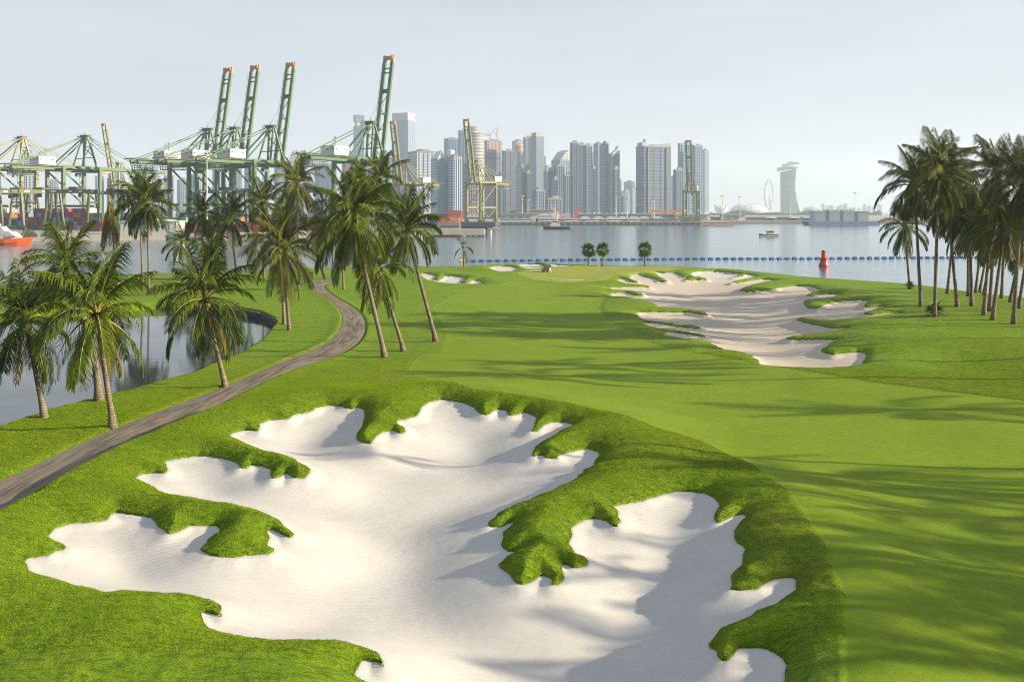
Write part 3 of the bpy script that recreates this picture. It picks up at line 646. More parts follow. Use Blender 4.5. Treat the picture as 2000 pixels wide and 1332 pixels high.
for i, (b_, c_, r_, lab, grp, kd, n_) in enumerate(RIGHT):
    ppx(b_, c_, r_ * 1.0, lab, group=grp, kind=kd, seed=40 + i, n=int(n_ * 1.05), dead=6, trunk_r=.19, dd=0)
# palms of the same grove further along the mound: their shadows lie across the fairway
for i, (x, y, h) in enumerate([(58, 38.5, 14), (61, 33, 13), (56, 26.5, 13), (66, 24, 15), (53, 23.5, 12), (58, 29.5, 13), (64, 36.5, 15), (52, 20.5, 12), (60, 22, 13), (62, 70, 17), (54, 64.5, 16), (74, 53, 16), (72, 78, 18), (66, 88, 18)]):
    z = float(zb(x, y)); palm((x, y, z), (x + random.uniform(-2, 2), y + random.uniform(-1, 1), z + h), 4.4, 'coconut palm along the mound beyond the grove casting its shadow over the fairway', 'palms along the mound', n=14, seed=80 + i, dead=2)
for i, (x, y, h, sz) in enumerate([(42, 44, 16, 1.7), (45, 28.5, 13, 2.2)]):
    z = float(zb(x, y)); palm((x, y, z), (x, y, z + h), sz, ['thin young palm on the open slope past the fairway, taller one', 'thin young palm on the open slope past the fairway, shorter one'][i], None, n=9, seed=180 + i, dead=0, nuts=False)

# fern clumps at palm feet
def clump(px, py, h, n, label):
    b = ground_pt(px, py); m = MB(); rn = random.Random(int(px)); tip = []
    for i in range(n):
        a = rn.uniform(0, 6.28); e = rn.uniform(.2, 1.3); L = h * rn.uniform(.5, 1); d = Vector((math.cos(a) * math.cos(e), math.sin(a) * math.cos(e), math.sin(e))); s = Vector((-math.sin(a), math.cos(a), 0)) * L * .13
        o_ = Vector((rn.uniform(-.2, .2), rn.uniform(-.2, .2), rn.uniform(0, .5) * h)); p1 = o_ + d * L * .6; p2 = p1 + (d + Vector((0, 0, -.8))).normalized() * L * .4
        m.add([o_, p1 + s, p2, p1 - s], [(0, 1, 2, 3)]); tip += [0, 0, 1, 0]
    o = m.build('fern_clump', M_BUSH, None, b); attr_f(o.data, 'tipness', tip); attr_f(o.data, 'rachis', [0] * len(tip)); tag(o, label, 'fern')
clump(1827, 619, 1.5, 120, 'fern clump around the foot of the tall palm on the mound'); clump(1778, 565, 1.1, 80, 'small fern clump at the foot of the short dark palm')

# fan palms behind the green
def fan_mesh():
    m = MB(); tip = []; rac = []
    m.tube([(0, 0, 0), (.45, 0, .02)], [.02, .015], 4); rac += [1] * len(m.v); tip += [0] * len(m.v)
    for i in range(17):
        a = R(-105 + 210 * i / 16); d = Vector((math.cos(a), math.sin(a), .05)); s = Vector((-math.sin(a), math.cos(a), 0)) * .045; o_ = Vector((.45, 0, .02)); L = .5 * (1 - .15 * abs(i - 8) / 8)
        m.add([o_, o_ + d * L * .6 + s, o_ + d * L * .6 - s, o_ + d * L + Vector((0, 0, -.16))], [(0, 1, 2), (2, 1, 3)]); tip += [0, 0, 0, 1]; rac += [0] * 4
    me = m.mesh('fan_leaf', M_FAN); attr_f(me, 'tipness', tip); attr_f(me, 'rachis', rac); return me
FAN = fan_mesh()
for i, (bx_, by_, cy_, lab) in enumerate([(1149, 520, 490, 'fan palm behind the green, the one standing beyond its close neighbour away from the bunker'), (1176, 521, 489, 'fan palm behind the green close beside another and just past the flag'), (1259, 520, 488, 'fan palm standing alone behind the green above the long bunker')]):
    b = ground_pt(bx_, by_); c = at(bx_ + .5, cy_, b.y); root = empty('fan_palm', b); tag(root, lab, 'palm tree')
    v = c - b; MB().tube([(0, 0, -.3), tuple(v * .5), tuple(v)], [.17, .13, .12], 8).build('trunk', M_TRUNK, root, smooth=True)
    for k in range(26):
        e = R(82 - 145 * (k + .5) / 26); o = inst('fan_leaf', FAN, root, tuple(v), (random.uniform(-.3, .3), -e, k * 2.39996), 20 * b.y / FPX * random.uniform(.75, 1.1))
# ------------------------------------------------------------------ the port on the near island
M_CONC = paint((.42, .39, .34), .9, .5, .25); M_QUAY = paint((.24, .235, .22), .9, .4, .1)
M_GREEN = paint((.038, .11, .035), .45, .35, .3); M_GREEN_D = paint((.03, .055, .035), .6, .4, .3)
M_YEL = paint((.15, .155, .04), .5, .35, .3); M_YEL_D = paint((.12, .115, .06), .6, .4, .3)
M_TIP = paint((.42, .19, .06), .6, .5, .5); M_WHITE = paint((.52, .52, .515), .5, .18, .2); M_DARK = paint((.045, .05, .055), .6, .3)
M_GLASSD = paint((.03, .04, .05), .15, .1); M_ORANGE = paint((.62, .17, .03), .5, .3); M_RED = paint((.42, .035, .03), .45, .3)
LZ = 2.7
MB().slab([(-700, 250), (-330, 414), (-205, 469), (-62, 530), (-26, 562), (-42, 612), (-240, 726), (-420, 830), (-700, 960)], -2.5, LZ).build('port_ground', M_QUAY); tag(bpy.data.objects['port_ground'], 'grey paved port island behind its quay wall', kind='structure')

def sts_crane(c1, c2, boom_deg, down):
    root = empty('quay_crane'); P = lambda nm, mat, bars, par=root: _bars(nm, mat, bars, par)
    def _bars(nm, mat, bars, par):
        m = MB()
        for b in bars: m.bar(*b)
        return m.build(nm, mat, par)
    for x in (0, 30):
        for y in (-9, 9):
            P('leg', c1, [((x, y, 2.2), (x, y, 42), 2.0, 2.2)])
            bg_ = MB().box((x, y, 1.6), (1.6, 7, 1.2)).build('bogie', c2, root)
            for k in range(4): MB().tube([(x - .5, y - 2.6 + 1.75 * k, .55), (x + .5, y - 2.6 + 1.75 * k, .55)], .55, 10).build('wheel', M_DARK, bg_)
        P('sill_beam', c1, [((x, -9, 4), (x, 9, 4), 1.3, 1.8)]); P('cross_beam', c1, [((x, -9.8, 41.2), (x, 9.8, 41.2), 1.5, 2.2)])
    for y in (-9, 9):
        P('portal_beam', c1, [((0, y, 15.5), (30, y, 15.5), 1.2, 1.7)]); P('top_beam', c1, [((-.8, y, 43.2), (30.8, y, 43.2), 1.2, 1.6)])
        P('diagonal_brace', c1, [((.5, y, 40), (29.5, y, 17), .9)]); P('diagonal_brace', c1, [((.5, y, 15), (15, y, 4.5), .6), ((29.5, y, 15), (15, y, 4.5), .6)])
        P('girder', c1, [((-36, y / 3, 42.4), (32, y / 3, 42.4), 1.3, 2.5)])
        w = P('walkway', c2, [((-36, y / 3 * 1.75, 43.8), (31, y / 3 * 1.75, 43.8), 1.1, .18)])
        P('railing', c2, [((-36, y / 3 * 1.93, 44.9), (31, y / 3 * 1.93, 44.9), .1)] + [((-36 + 2.8 * k, y / 3 * 1.93, 43.8), (-36 + 2.8 * k, y / 3 * 1.93, 44.9), .1) for k in range(24)], w)
        P('mast_leg', c1, [((29, y * .8, 43.5), (25, y * .25, 66), 1.1)]); P('mast_leg', c1, [((18, y * .6, 43.5), (24, y * .25, 66), .9)])
        P('back_stay', c1, [((24, y * .28, 66.3), (-33, y / 3, 43.8), .55)]); P('back_brace', c1, [((23.5, y * .28, 65), (-1, y / 3, 43.8), .8)])
    P('mast_brace', c1, [((27.5, -6, 51), (27.5, 6, 51), .5), ((26.2, -3.6, 59), (26.2, 3.6, 59), .5), ((27.5, -6, 51), (26.2, 3.6, 59), .4), ((27.5, 6, 51), (26.2, -3.6, 59), .4), ((20, -4.6, 50), (20, 4.6, 50), .5)])
    hd = MB().box((24.5, 0, 66.6), (4.2, 6.4, 1.6)).build('mast_head', c2, root)
    P('railing', c2, [((21, -4.5, 67.6), (28, -4.5, 67.6), .14), ((21, 4.5, 67.6), (28, 4.5, 67.6), .14), ((21, -4.5, 67.6), (21, 4.5, 67.6), .14), ((21, -4.5, 66.2), (21, 4.5, 66.2), .5), ((24, 0, 67), (24, 0, 70), .2)], hd)
    h = MB().box((-10, 0, 47.0), (13, 10.6, 5.2)).build('machinery_house', M_WHITE, root)
    MB().box((-10, 0, 49.8), (13.6, 11.2, .35)).build('house_roof', M_WHITE, h)
    for q in (-4, 0, 4): MB().box((-16.55, q, 48), (.12, 1.1, .9)).build('window', M_GLASSD, h); 
    for q in (-15, -6): MB().box((q, 5.35, 48), (1.1, .12, .9)).build('window', M_GLASSD, h); MB().box((q, -5.35, 48), (1.1, .12, .9)).build('window', M_GLASSD, h)
    P('roof_mast', c2, [((-6, 3, 49.9), (-6, 3, 56.5), .25), ((-6, 1.6, 55.5), (-6, 4.4, 55.5), .2), ((-14, -3, 49.9), (-14, -3, 55), .25)])
    # cage below the end of the back reach
    cg = [((-38, -6.5, 44.2), (-38, 6.5, 44.2), .5), ((-38, -6.5, 44.2), (-30, -6.5, 44.2), .5), ((-38, 6.5, 44.2), (-30, 6.5, 44.2), .5)]
    for z in (37.2, 38.6, 40):
        for a, b in (((-33, -5), (-33, 5)), ((-22, -5), (-22, 5)), ((-33, -5), (-22, -5)), ((-33, 5), (-22, 5))): cg.append(((*a, z), (*b, z), .22))
    for x in np.linspace(-33, -22, 7):
        for y in (-5, 5): cg.append(((x, y, 36.8), (x, y, 41.5), .2))
    for y in np.linspace(-5, 5, 5): cg += [((-33, y, 36.8), (-33, y, 41.5), .2), ((-33, y, 37), (-22, y, 37), .5)]
    cg += [((-36, -4, 43), (-33, -4, 37), .35), ((-36, 4, 43), (-33, 4, 37), .35)]
    P('maintenance_cage', c2, cg)
    cab = MB().box((20, 2, 38.3), (3.2, 2.6, 2.6)).build('operator_cab', c1, root); MB().box((21.65, 2, 38.5), (.1, 2.2, 1.6)).build('cab_window', M_GLASSD, cab)
    MB().box((18, 0, 40.4), (6, 7, 1.0)).build('trolley', c2, root)
    st = []
    for k in range(9):
        z = 5 + 4 * k; s = 1 if k % 2 else -1; st += [((30 - 1.6 * s, 10.6, z), (30 + 1.6 * s, 10.6, z + 4), .5, .2), ((28.2, 10.6, z), (31.8, 10.6, z), .8, .15)]
    P('stair_tower', c2, st + [((28.2, 11.2, 2), (28.2, 11.2, 42), .18), ((31.8, 11.2, 2), (31.8, 11.2, 42), .18)])
    fe_ = [((-20 + 5 * k, 4.6, 41 - 2.2 * (k % 2)), (-15 + 5 * k, 4.6, 41 - 2.2 * ((k + 1) % 2)), .12) for k in range(8)]
    P('festoon_cable', M_DARK, fe_)
    e = R(boom_deg); hx = Vector((31.5, 0, 43.4)); dr = Vector((math.cos(e), 0, math.sin(e))); nn = Vector((-math.sin(e), 0, math.cos(e))); L = 64
    bp = lambda s, y, o=0: hx + dr * s + Vector((0, y, 0)) + nn * o
    bm = P('boom', c1, [(bp(0, y), bp(L, y), 1.6, 2.3) for y in (-3, 3)])
    for s, w_, h_ in ((8, .6, .5), (20, .6, .5), (30, .6, .5), (45, 1.4, 2.6), (57, .7, .7), (60, .7, .7)): P('boom_tie', c2, [(bp(s, -3), bp(s, 3), w_, h_)], bm)
    for k, s in enumerate((8, 17, 26, 35)): P('boom_lattice', c2, [(bp(s, -3 if k % 2 == 0 else 3), bp(s + 9, 3 if k % 2 == 0 else -3), .32)], bm)
    P('boom_walkway', c2, [(bp(1, y, .2), bp(L - 2, y, .2), .9, .2) for y in (4.1,)] + [(bp(1, 4.6, 1.2), bp(L - 2, 4.6, 1.2), .1)] + [(bp(2 + 3 * k, 4.6, .2), bp(2 + 3 * k, 4.6, 1.2), .1) for k in range(19)], bm)
    P('boom_tip', M_TIP, [(bp(L, y), bp(L + 4.5, y), 1.25, 2.2) for y in (-3, 3)] + [(bp(L + 3.0, -3.4), bp(L + 3.0, 3.4), 3.2, 2.0)], bm)
    top = Vector((25, 0, 66.2))
    if down:
        for y in (-1, 1):
            P('fore_stay', c1, [(top + Vector((0, 2.2 * y, 0)), bp(26, 3 * y, 1), .45)]); P('fore_stay', c1, [(top + Vector((0, 2.2 * y, .4)), bp(50, 3 * y, 1), .45)])
    else:
        for y in (-1, 1): P('hoist_rope', M_DARK, [(top + Vector((0, 2 * y, 1)), bp(40, 3 * y, 1), .12)])
    return root
def place(root, px, d, rz, label, first, z=LZ, sc=1.0, group=None):
    o = root if first else copy_tree(root)
    p = at(px, 400, d); o.location = (p.x, d, z); o.rotation_euler = (0, 0, R(rz)); o.scale = (sc, sc, sc); tag(o, label, 'crane', group); return o
QZ = 60
gu = sts_crane(M_GREEN, M_GREEN_D, 80, False)
place(gu, 675, 600, QZ, 'tall green quay crane with raised boom standing apart from the row of three', True)
place(gu, 476, 629, QZ, 'raised-boom green quay crane ending the row of three, beside the lone crane', False)
place(gu, 404, 642, QZ, 'green quay crane with raised boom, middle one of the row of three', False)
place(gu, 350, 653, QZ, 'green quay crane with raised boom, end of the row of three towards the lowered cranes', False)
gd = sts_crane(M_GREEN, M_GREEN_D, -1, True)
place(gd, 108, 680, QZ, 'green quay crane with lowered boom reaching towards the row of three', True, sc=.96)
yd = sts_crane(M_YEL, M_YEL_D, 0, True)
place(yd, -18, 700, QZ, 'yellow quay crane with lowered boom beside the green lowered one', True, sc=.97)
yu = sts_crane(M_YEL, M_YEL_D, 80, False)
CZ = 3.4
place(yu, 956, 1030, 236, 'yellow quay crane with raised boom on the far quay behind the dark barge', True, CZ, .93)
place(yu, 816, 1030, 236, 'yellow quay crane with raised boom on the far quay behind the container barge', False, CZ, .91)
place(yu, 268, 1080, 236, 'yellow quay crane with raised boom seen through the green cranes', False, CZ, .93)
place(yu, 1353, 1030, 252, 'smaller yellow quay crane standing alone near the low concrete pier', False, CZ, .74)

def gantry(c, c2, w, h, dep):
    root = empty('yard_gantry_crane')
    for y in (-dep / 2, dep / 2):
        MB().bar((-w / 2 - 1, y * .5, h), (w / 2 + 1, y * .5, h), 1.2, 2.0).build('girder', c, root)
        for s in (-1, 1): MB().bar((s * w / 2, y, 1.3), (s * w / 2 * .96, y * .5, h - .6), 1.0, 1.2).build('leg', c, root)
    for s in (-1, 1):
        MB().bar((s * w / 2, -dep / 2 - 1.5, 1.8), (s * w / 2, dep / 2 + 1.5, 1.8), 1.0, 1.2).build('sill_beam', c, root)
        MB().bar((s * w / 2 * .97, -dep * .3, h * .72), (s * w / 2 * .97, dep * .3, h * .72), .5, .7).build('leg_tie', c, root)
        for y in (-dep / 2, dep / 2): MB().tube([(s * w / 2 - .5, y, .75), (s * w / 2 + .5, y, .75)], .75, 10).build('wheel', M_DARK, root)
    MB().box((w * .1, 0, h + 1.6), (5, dep * .6, 2)).build('trolley', c2, root); MB().box((w * .1 + 1, dep * .2, h - 2.2), (2, 2, 2.2)).build('operator_cab', c2, root)
    m = MB()
    for k in range(12): m.bar((-w / 2 + w * k / 11, -dep * .25 - .7, h + 1), (-w / 2 + w * k / 11, -dep * .25 - .7, h + 2.1), .12)
    m.bar((-w / 2, -dep * .25 - .7, h + 2.1), (w / 2, -dep * .25 - .7, h + 2.1), .12).build('railing', c2, root)
    for q in (-.35, .05, .28): MB().box((w * q, -dep * .25 - .63, h), (w * (.12 if q < 0 else .06), .04, 1.1)).build('sign_plate', M_WHITE, root)
    return root
gy_ = gantry(paint((.07, .085, .025), .5, .35, .3), M_DARK, 27, 23, 14); gg = gantry(paint((.075, .135, .07), .5, .35, .3), M_DARK, 27, 23, 14)
for i, (g, px, d, rz, lab) in enumerate([(gy_, 141, 585, -8, 'yellow rubber-tyred yard gantry crane squarely over the container stacks'), (gy_, 72, 592, 62, 'yellow yard gantry crane seen nearly end on beside the square one'), (gy_, 28, 600, 66, 'yellow yard gantry crane seen nearly end on behind the white and orange ship'),
        (gg, 284, 588, -8, 'pale green yard gantry crane behind the white shed'), (gg, 432, 590, -8, 'pale green yard gantry crane under the row of three quay cranes'), (gg, 5, 640, -8, 'pale green yard gantry crane under the yellow quay crane'), (gg, 600, 575, -8, 'pale green yard gantry crane beneath the lone tall quay crane'), (gg, 215, 640, 60, 'pale green yard gantry crane seen end on behind the dead palm')]):
    first = i in (0, 3); o = g if first else copy_tree(g); p = at(px, 400, d); o.location = (p.x, d, LZ); o.rotation_euler = (0, 0, R(rz)); tag(o, lab, 'crane')

# containers ------------------------------------------------------
def container_mesh(c):
    m = MB(); w, L, h = 2.44, 12.19, 2.59
    m.box((0, 0, h / 2), (w - .12, L - .12, h - .12))
    for x in (-1, 1):
        for y in (-1, 1): m.box((x * (w / 2 - .08), y * (L / 2 - .08), h / 2), (.16, .16, h))
        for z in (.09, h - .09): m.box((x * (w / 2 - .07), 0, z), (.14, L - .32, .18))
        for k in range(17): m.box((x * (w / 2 - .05), -L / 2 + .6 + k * .69, h / 2), (.05, .28, h - .42))
    for y in (-1, 1):
        for z in (.09, h - .09): m.box((0, y * (L / 2 - .07), z), (w - .32, .14, .18))
        for x in (-.75, -.3, .3, .75): m.box((x, y * (L / 2 - .035), h / 2), (.06, .05, h - .5))
    return m.mesh('shipping_container', paint(c, .55, .4, .5))
CC = {'navy blue': (.025, .07, .19), 'maroon': (.16, .03, .035), 'rust orange': (.48, .12, .035), 'dark green': (.03, .10, .07), 'bright green': (.10, .36, .12), 'light grey': (.42, .44, .46), 'sky blue': (.12, .28, .48), 'crimson': (.32, .05, .09)}
CM = {k: container_mesh(v) for k, v in CC.items()}; CK = list(CC); CWT = [8, 6, 5, 4, 2, 2, 4, 2.5]
def cont(col, x, y, z, rz, where, grp):
    o = inst('shipping_container', CM[col], None, (x, y, z), (0, 0, rz)); tag(o, f'{col} shipping container {where}', 'container', f'{col} containers {grp}')
rc = random.Random(5); qd = Vector((math.cos(R(-8)), math.sin(R(-8))))
hts = 0
for blk, (pxa, pxb, d0, hmin, hmax) in enumerate([(-8, 40, 622, 4, 5), (46, 110, 616, 3, 5), (114, 150, 612, 3, 5), (154, 214, 606, 4, 5)]):
    a = at(pxa, 400, d0).x; b = at(pxb, 400, d0).x; n = int((b - a) / 2.6)
    for k in range(n):
        if k % 4 == 0: hts = rc.randint(hmin, hmax)
        for lv in range(hts):
            cont(rc.choices(CK, CWT)[0], a + 2.6 * k + 1.3, d0 - (a + 2.6 * k - a) * .14, LZ + 2.6 * lv, R(-8), 'stacked end-on in the yard under the gantry cranes', 'in the yard')
for blk, (pxa, pxb, d0, hmin, hmax) in enumerate([(228, 300, 632, 3, 5), (352, 420, 612, 2, 4), (430, 520, 606, 2, 4), (560, 640, 606, 2, 3)]):
    a = at(pxa, 400, d0).x; b = at(pxb, 400, d0).x
    for k in range(int((b - a) / 2.6)):
        if k % 3 == 0: hts = rc.randint(hmin, hmax)
        for lv in range(hts): cont(rc.choices(CK, CWT)[0], a + 2.6 * k + 1.3, d0 - 2.6 * k * .14, LZ + 2.6 * lv, R(-8), 'stacked end-on behind the sheds under the row of three cranes', 'behind the sheds')
for k, (px, d, lv, col) in enumerate([(178, 556, 0, 'maroon'), (196, 556, 0, 'rust orange'), (182, 556, 1, 'maroon'), (360, 520, 0, 'maroon'), (372, 520, 0, 'rust orange'), (362, 520, 1, 'maroon'), (345, 560, 2, 'bright green'), (318, 575, 1, 'navy blue'), (302, 575, 1, 'navy blue'), (318, 575, 2, 'navy blue'), (345, 575, 1, 'navy blue'), (345, 575, 0, 'navy blue'), (318, 575, 0, 'navy blue'), (302, 575, 0, 'navy blue'), (392, 530, 0, 'dark green'), (412, 530, 0, 'crimson'), (430, 530, 1, 'rust orange'), (412, 530, 1, 'dark green'), (470, 540, 0, 'crimson'), (482, 540, 1, 'crimson'), (500, 545, 0, 'rust orange'), (620, 585, 1, 'maroon'), (620, 585, 0, 'maroon'), (650, 585, 1, 'maroon'), (650, 585, 0, 'navy blue'), (590, 585, 0, 'maroon')]):
    p = at(px, 400, d); cont(col, p.x, d, LZ + 2.6 * lv, R(82), 'lying broadside beside the yard sheds', 'lying broadside')

# white shed, bush, fender blocks on the quay wall
t_ = at(290, 459, 486); root = empty('warehouse_shed', (t_.x, 492, LZ)); tag(root, 'low white warehouse shed with shallow roof on the quay', 'shed')
MB().box((0, 0, 3.1), (27, 13, 6.2)).build('wall', M_WHITE, root)
MB().prism([(-14, 6.2), (14, 6.2), (14, 6.5), (0, 7.6), (-14, 6.5)], -7, 7).build('roof', paint((.62, .62, .60), .6, .3), root)
for x in (5.2, 7.0): MB().box((x, -6.52, 3.9), (1.3, .1, 1.1)).build('window', M_GLASSD, root)
MB().box((-6, -6.53, 1.9), (4, .1, 3.6)).build('door', paint((.35, .37, .38), .5), root)
for i, (px, lab) in enumerate([(300, 'pale green fender block'), (312, 'pale green fender block'), (322, 'pale green fender block'), (334, 'pale green fender block'), (258, 'pale green fender block')]):
    p = at(px, 470, 462); yy = 469 + (p.x + 205) * .427 if p.x > -205 else 469 + (p.x + 205) * .44
    f = MB().box((0, -.7, 1.1), (1.6, .9, 3.2)); f.box((0, -1.2, 2.4), (1.9, .3, .5)); o = f.build('quay_fender', paint((.22, .33, .28), .7, .4), None, (p.x, yy, .2)); tag(o, 'pale green fender block hung on the quay wall below the white shed', 'fender', 'fenders on the quay wall')
def bush(px, py, d, w, h, n, label, z=None, name='shrub', mat=None, cat='shrub'):
    b = at(px, py, d); z = b.z if z is None else z; rn = random.Random(int(px * 7)); m = MB(); tip = []
    for i in range(n):
        u = rn.uniform(0, 6.28); v = rn.random() ** .5; q = Vector((math.cos(u) * v * w / 2, math.sin(u) * v * w / 2, h * rn.random() * math.sqrt(max(.05, 1 - v * v)) * rn.uniform(.75, 1.1)))
        a = Vector((rn.gauss(0, 1), rn.gauss(0, 1), rn.gauss(0, 1))).normalized(); c = a.orthogonal().normalized(); s = h * rn.uniform(.06, .12)
        m.add([q, q + a * s + c * s * .4, q + a * s * 1.6, q + a * s - c * s * .4], [(0, 1, 2, 3)]); tip += [0, 0, 0, 0]
    root = empty(name, (b.x, d, z)); tag(root, label, cat)
    o = m.build('crown', mat or M_BUSH2, root); attr_f(o.data, 'tipness', tip); attr_f(o.data, 'rachis', tip)
    MB().tube([(0, 0, -.2), (0, 0, h * .5)], [h * .06, h * .03], 6).build('trunk', M_TRUNK, root)
M_BUSH2 = leaf_mat('shrub_leaf', (.035, .06, .012), (.07, .09, .02))
bush(56, 455, 440, 7, 3.6, 900, 'dark round shrub on the quay behind the orange bow', LZ); bush(92, 456, 444, 6, 2.6, 500, 'low shrub on the quay beyond the dark round one', LZ); bush(118, 456, 450, 4, 2.2, 350, 'small shrub at the far end of the quay shrubs', LZ)

# concrete pier and its vessels -----------------------------------
root = empty('concrete_pier', (at(812, 463, 544).x, 546, 0)); tag(root, 'long pale concrete pier with dark fender slots along its foot', 'pier'); PL = (934 - 800) * 544 / FPX
MB().box((PL / 2, 6, 2.6), (PL, 12, 3.0)).build('deck', M_CONC, root)
for k in range(11): MB().box((3 + k * (PL - 6) / 10, -.1, .55), (2.0, .4, .8)).build('fender_slot', M_DARK, root)
for k in range(26): MB().box((1 + k * (PL - 2) / 25, .3, 4.35), (.5, .5, .5)).build('bollard', M_WHITE, root)
for k in range(3): MB().tube([(PL - 1 + k * 2.2, 2, -2), (PL - 1 + k * 2.2, 2, 3.8)], .55, 8).build('pile', M_DARK if k < 2 else M_WHITE, root)

def hull(L, w, h, bow=.18, sheer=.15):
    """ship hull along +X, bow at +X"""
    m = MB(); st = [(-.5, .82, .0), (-.46, .95, 0), (-.3, 1, 0), (0, 1, 0), (.5 - bow, .98, 0), (.5 - bow * .5, .68, .5), (.5, .04, 1)]; n = len(st); vs = []
    for u, b, k in st:
        for zz, tp in ((-.25, .72), (.35, .94), (1, 1)):
            z = zz * h + (sheer * h * k if zz > 0 else 0); x = u * L + (L * .02 * k if zz > .5 else (-L * .035 * k if zz < 0 else 0))
            vs += [(x, -b * w / 2 * tp, z), (x, b * w / 2 * tp, z)]
    fs = []
    for i in range(n - 1):
        a, b = i * 6, (i + 1) * 6
        for j in (0, 2): fs += [(a + j, b + j, b + j + 2, a + j + 2), (b + j + 1, a + j + 1, a + j + 3, b + j + 3)]
        fs.append((a + 4, b + 4, b + 5, a + 5))
    fs += [(1, 0, 2, 3), (3, 2, 4, 5), ((n - 1) * 6, (n - 1) * 6 + 1, (n - 1) * 6 + 3, (n - 1) * 6 + 2), ((n - 1) * 6 + 2, (n - 1) * 6 + 3, (n - 1) * 6 + 5, (n - 1) * 6 + 4)]
    return m.add(vs, fs)
# dark barge
p = at(925, 447, 800); root = empty('barge', (p.x, 800, 0)); tag(root, 'long dark navy barge moored behind the concrete pier', 'barge')
hull(44, 14, 5.6, .1, .05).build('hull', paint((.035, .045, .065), .5, .3), root)
MB().box((20, 0, 6.2), (2, 8, 2)).build('deck_house', M_WHITE, root); MB().bar((14, -5, 5.6), (14, -5, 8.5), .4).build('mast', M_WHITE, root)
# module vessel
p = at(877, 446, 790); root = empty('work_vessel', (p.x, 790, 0)); tag(root, 'work vessel with an open red-orange steel rack on a grey base', 'vessel')
MB().box((0, 5, 1.6), (18.4, 16, 5.0)).build('hull', paint((.22, .23, .24), .6, .4), root)
for k in range(8): MB().box((-6.4 + 1.85 * k, -3.05, 2.0), (1.2, .1, 1.5)).build('port_window', M_DARK, root)
m = MB()
for z in (4.3, 6.7, 9.2): m.bar((-9, -2.8, z), (9, -2.8, z), .55, .6); m.bar((-9, 8, z), (9, 8, z), .5)
for k in range(10): m.bar((-9 + 2 * k, -2.8, 4.1), (-9 + 2 * k, -2.8, 10.4 if k % 3 == 0 else 9.4), .55)
for k in range(10): m.bar((-9 + 2 * k, 8, 4.1), (-9 + 2 * k, 8, 9.4), .5)
m.build('steel_rack', M_ORANGE, root)
for k in range(3): MB().box((-5.8 + 5.8 * k, 2.5, 6.4), (4.4, 7, 4.2)).build('rack_module', paint((.40, .36, .33), .6, .5, .8), root)
for lv in range(3):
    for k in range(2):
        p = at(845 + 24 * k, 400, 830); cont('maroon' if lv else 'navy blue', p.x - 3, 830, 4.2 + 2.6 * lv, R(88), 'stacked broadside behind the orange rack vessel', 'behind the rack vessel')
for lv in range(4):
    for k in range(5):
        p = at(878 + 5.4 * k, 400, 842); cont('rust orange', p.x, 842, 4.2 + 2.6 * lv, 0, 'stacked end-on behind the orange rack vessel', 'orange ends behind the rack vessel')
for lv in range(3):
    for k in range(3):
        p = at(818 + 6 * k, 400, 820); cont(['rust orange', 'light grey', 'sky blue'][(k + lv) % 3], p.x, 820, 4.2 + 2.6 * lv, 0, 'stacked end-on near the leaning fairway palm', 'end-on by the pier')
root = empty('container_barge', (at(855, 400, 838).x, 838, 0)); tag(root, 'dark flat barge carrying the containers behind the rack vessel', 'barge')
hull(54, 26, 4.1, .06, .02).build('hull', paint((.05, .07, .09), .6, .4), root); MB().box((0, -13.2, 2.2), (46, .5, .5)).build('rubbing_strake', M_DARK, root)
# ------------------------------------------------------------------ the city across the water
MB().slab([(-3500, 1013), (-20, 1008), (225, 1008), (232, 1120), (900, 1140), (3500, 1300), (3500, 6600), (-3500, 6600)], -2.5, 3.2).build('city_ground', paint((.20, .20, .19), .9, .4, .02)); tag(bpy.data.objects['city_ground'], 'far quay and city ground across the harbour', kind='structure')
_fc = {}
def facade(wall, glass, fw=3.6, fh=4.0, mort=.22, gl_rough=.2):
    """storeys of windows too far away to tell apart one by one"""
    key = (wall, glass, fw, fh, mort)
    if key in _fc: return _fc[key]
    t = NT('facade'); v = t.coord(); sx = t.n('ShaderNodeSeparateXYZ'); t.l(v, sx.inputs[0])
    u = t.math('ADD', sx.outputs[0], sx.outputs[1]); cb = t.n('ShaderNodeCombineXYZ'); t.l(u, cb.inputs[0]); t.l(sx.outputs[2], cb.inputs[1])
    br = t.n('ShaderNodeTexBrick', offset=0.0, squash=1.0, i_Scale=1.0, i_Mortar_Size=mort * min(fw, fh), i_Mortar_Smooth=.1, i_Bias=0.0, i_Brick_Width=fw, i_Row_Height=fh)
    br.inputs['Color1'].default_value = (*glass, 1); br.inputs['Color2'].default_value = (*[g * .62 for g in glass], 1); br.inputs['Mortar'].default_value = (*wall, 1)
    t.l(cb.outputs[0], br.inputs['Vector'])
    c = t.mix(t.ramp(t.noise(v, .03, 3, .6), .3, .7, 0, .35), br.outputs[0], tuple(w * .7 for w in wall)); t.col(c)
    rr = t.ramp(br.outputs['Fac'], 0, 1, gl_rough, .7); t.l(rr, t.b.inputs['Roughness']); _fc[key] = t.m; return t.m
M_ROOF = paint((.15, .16, .18), .8, .3, .05)
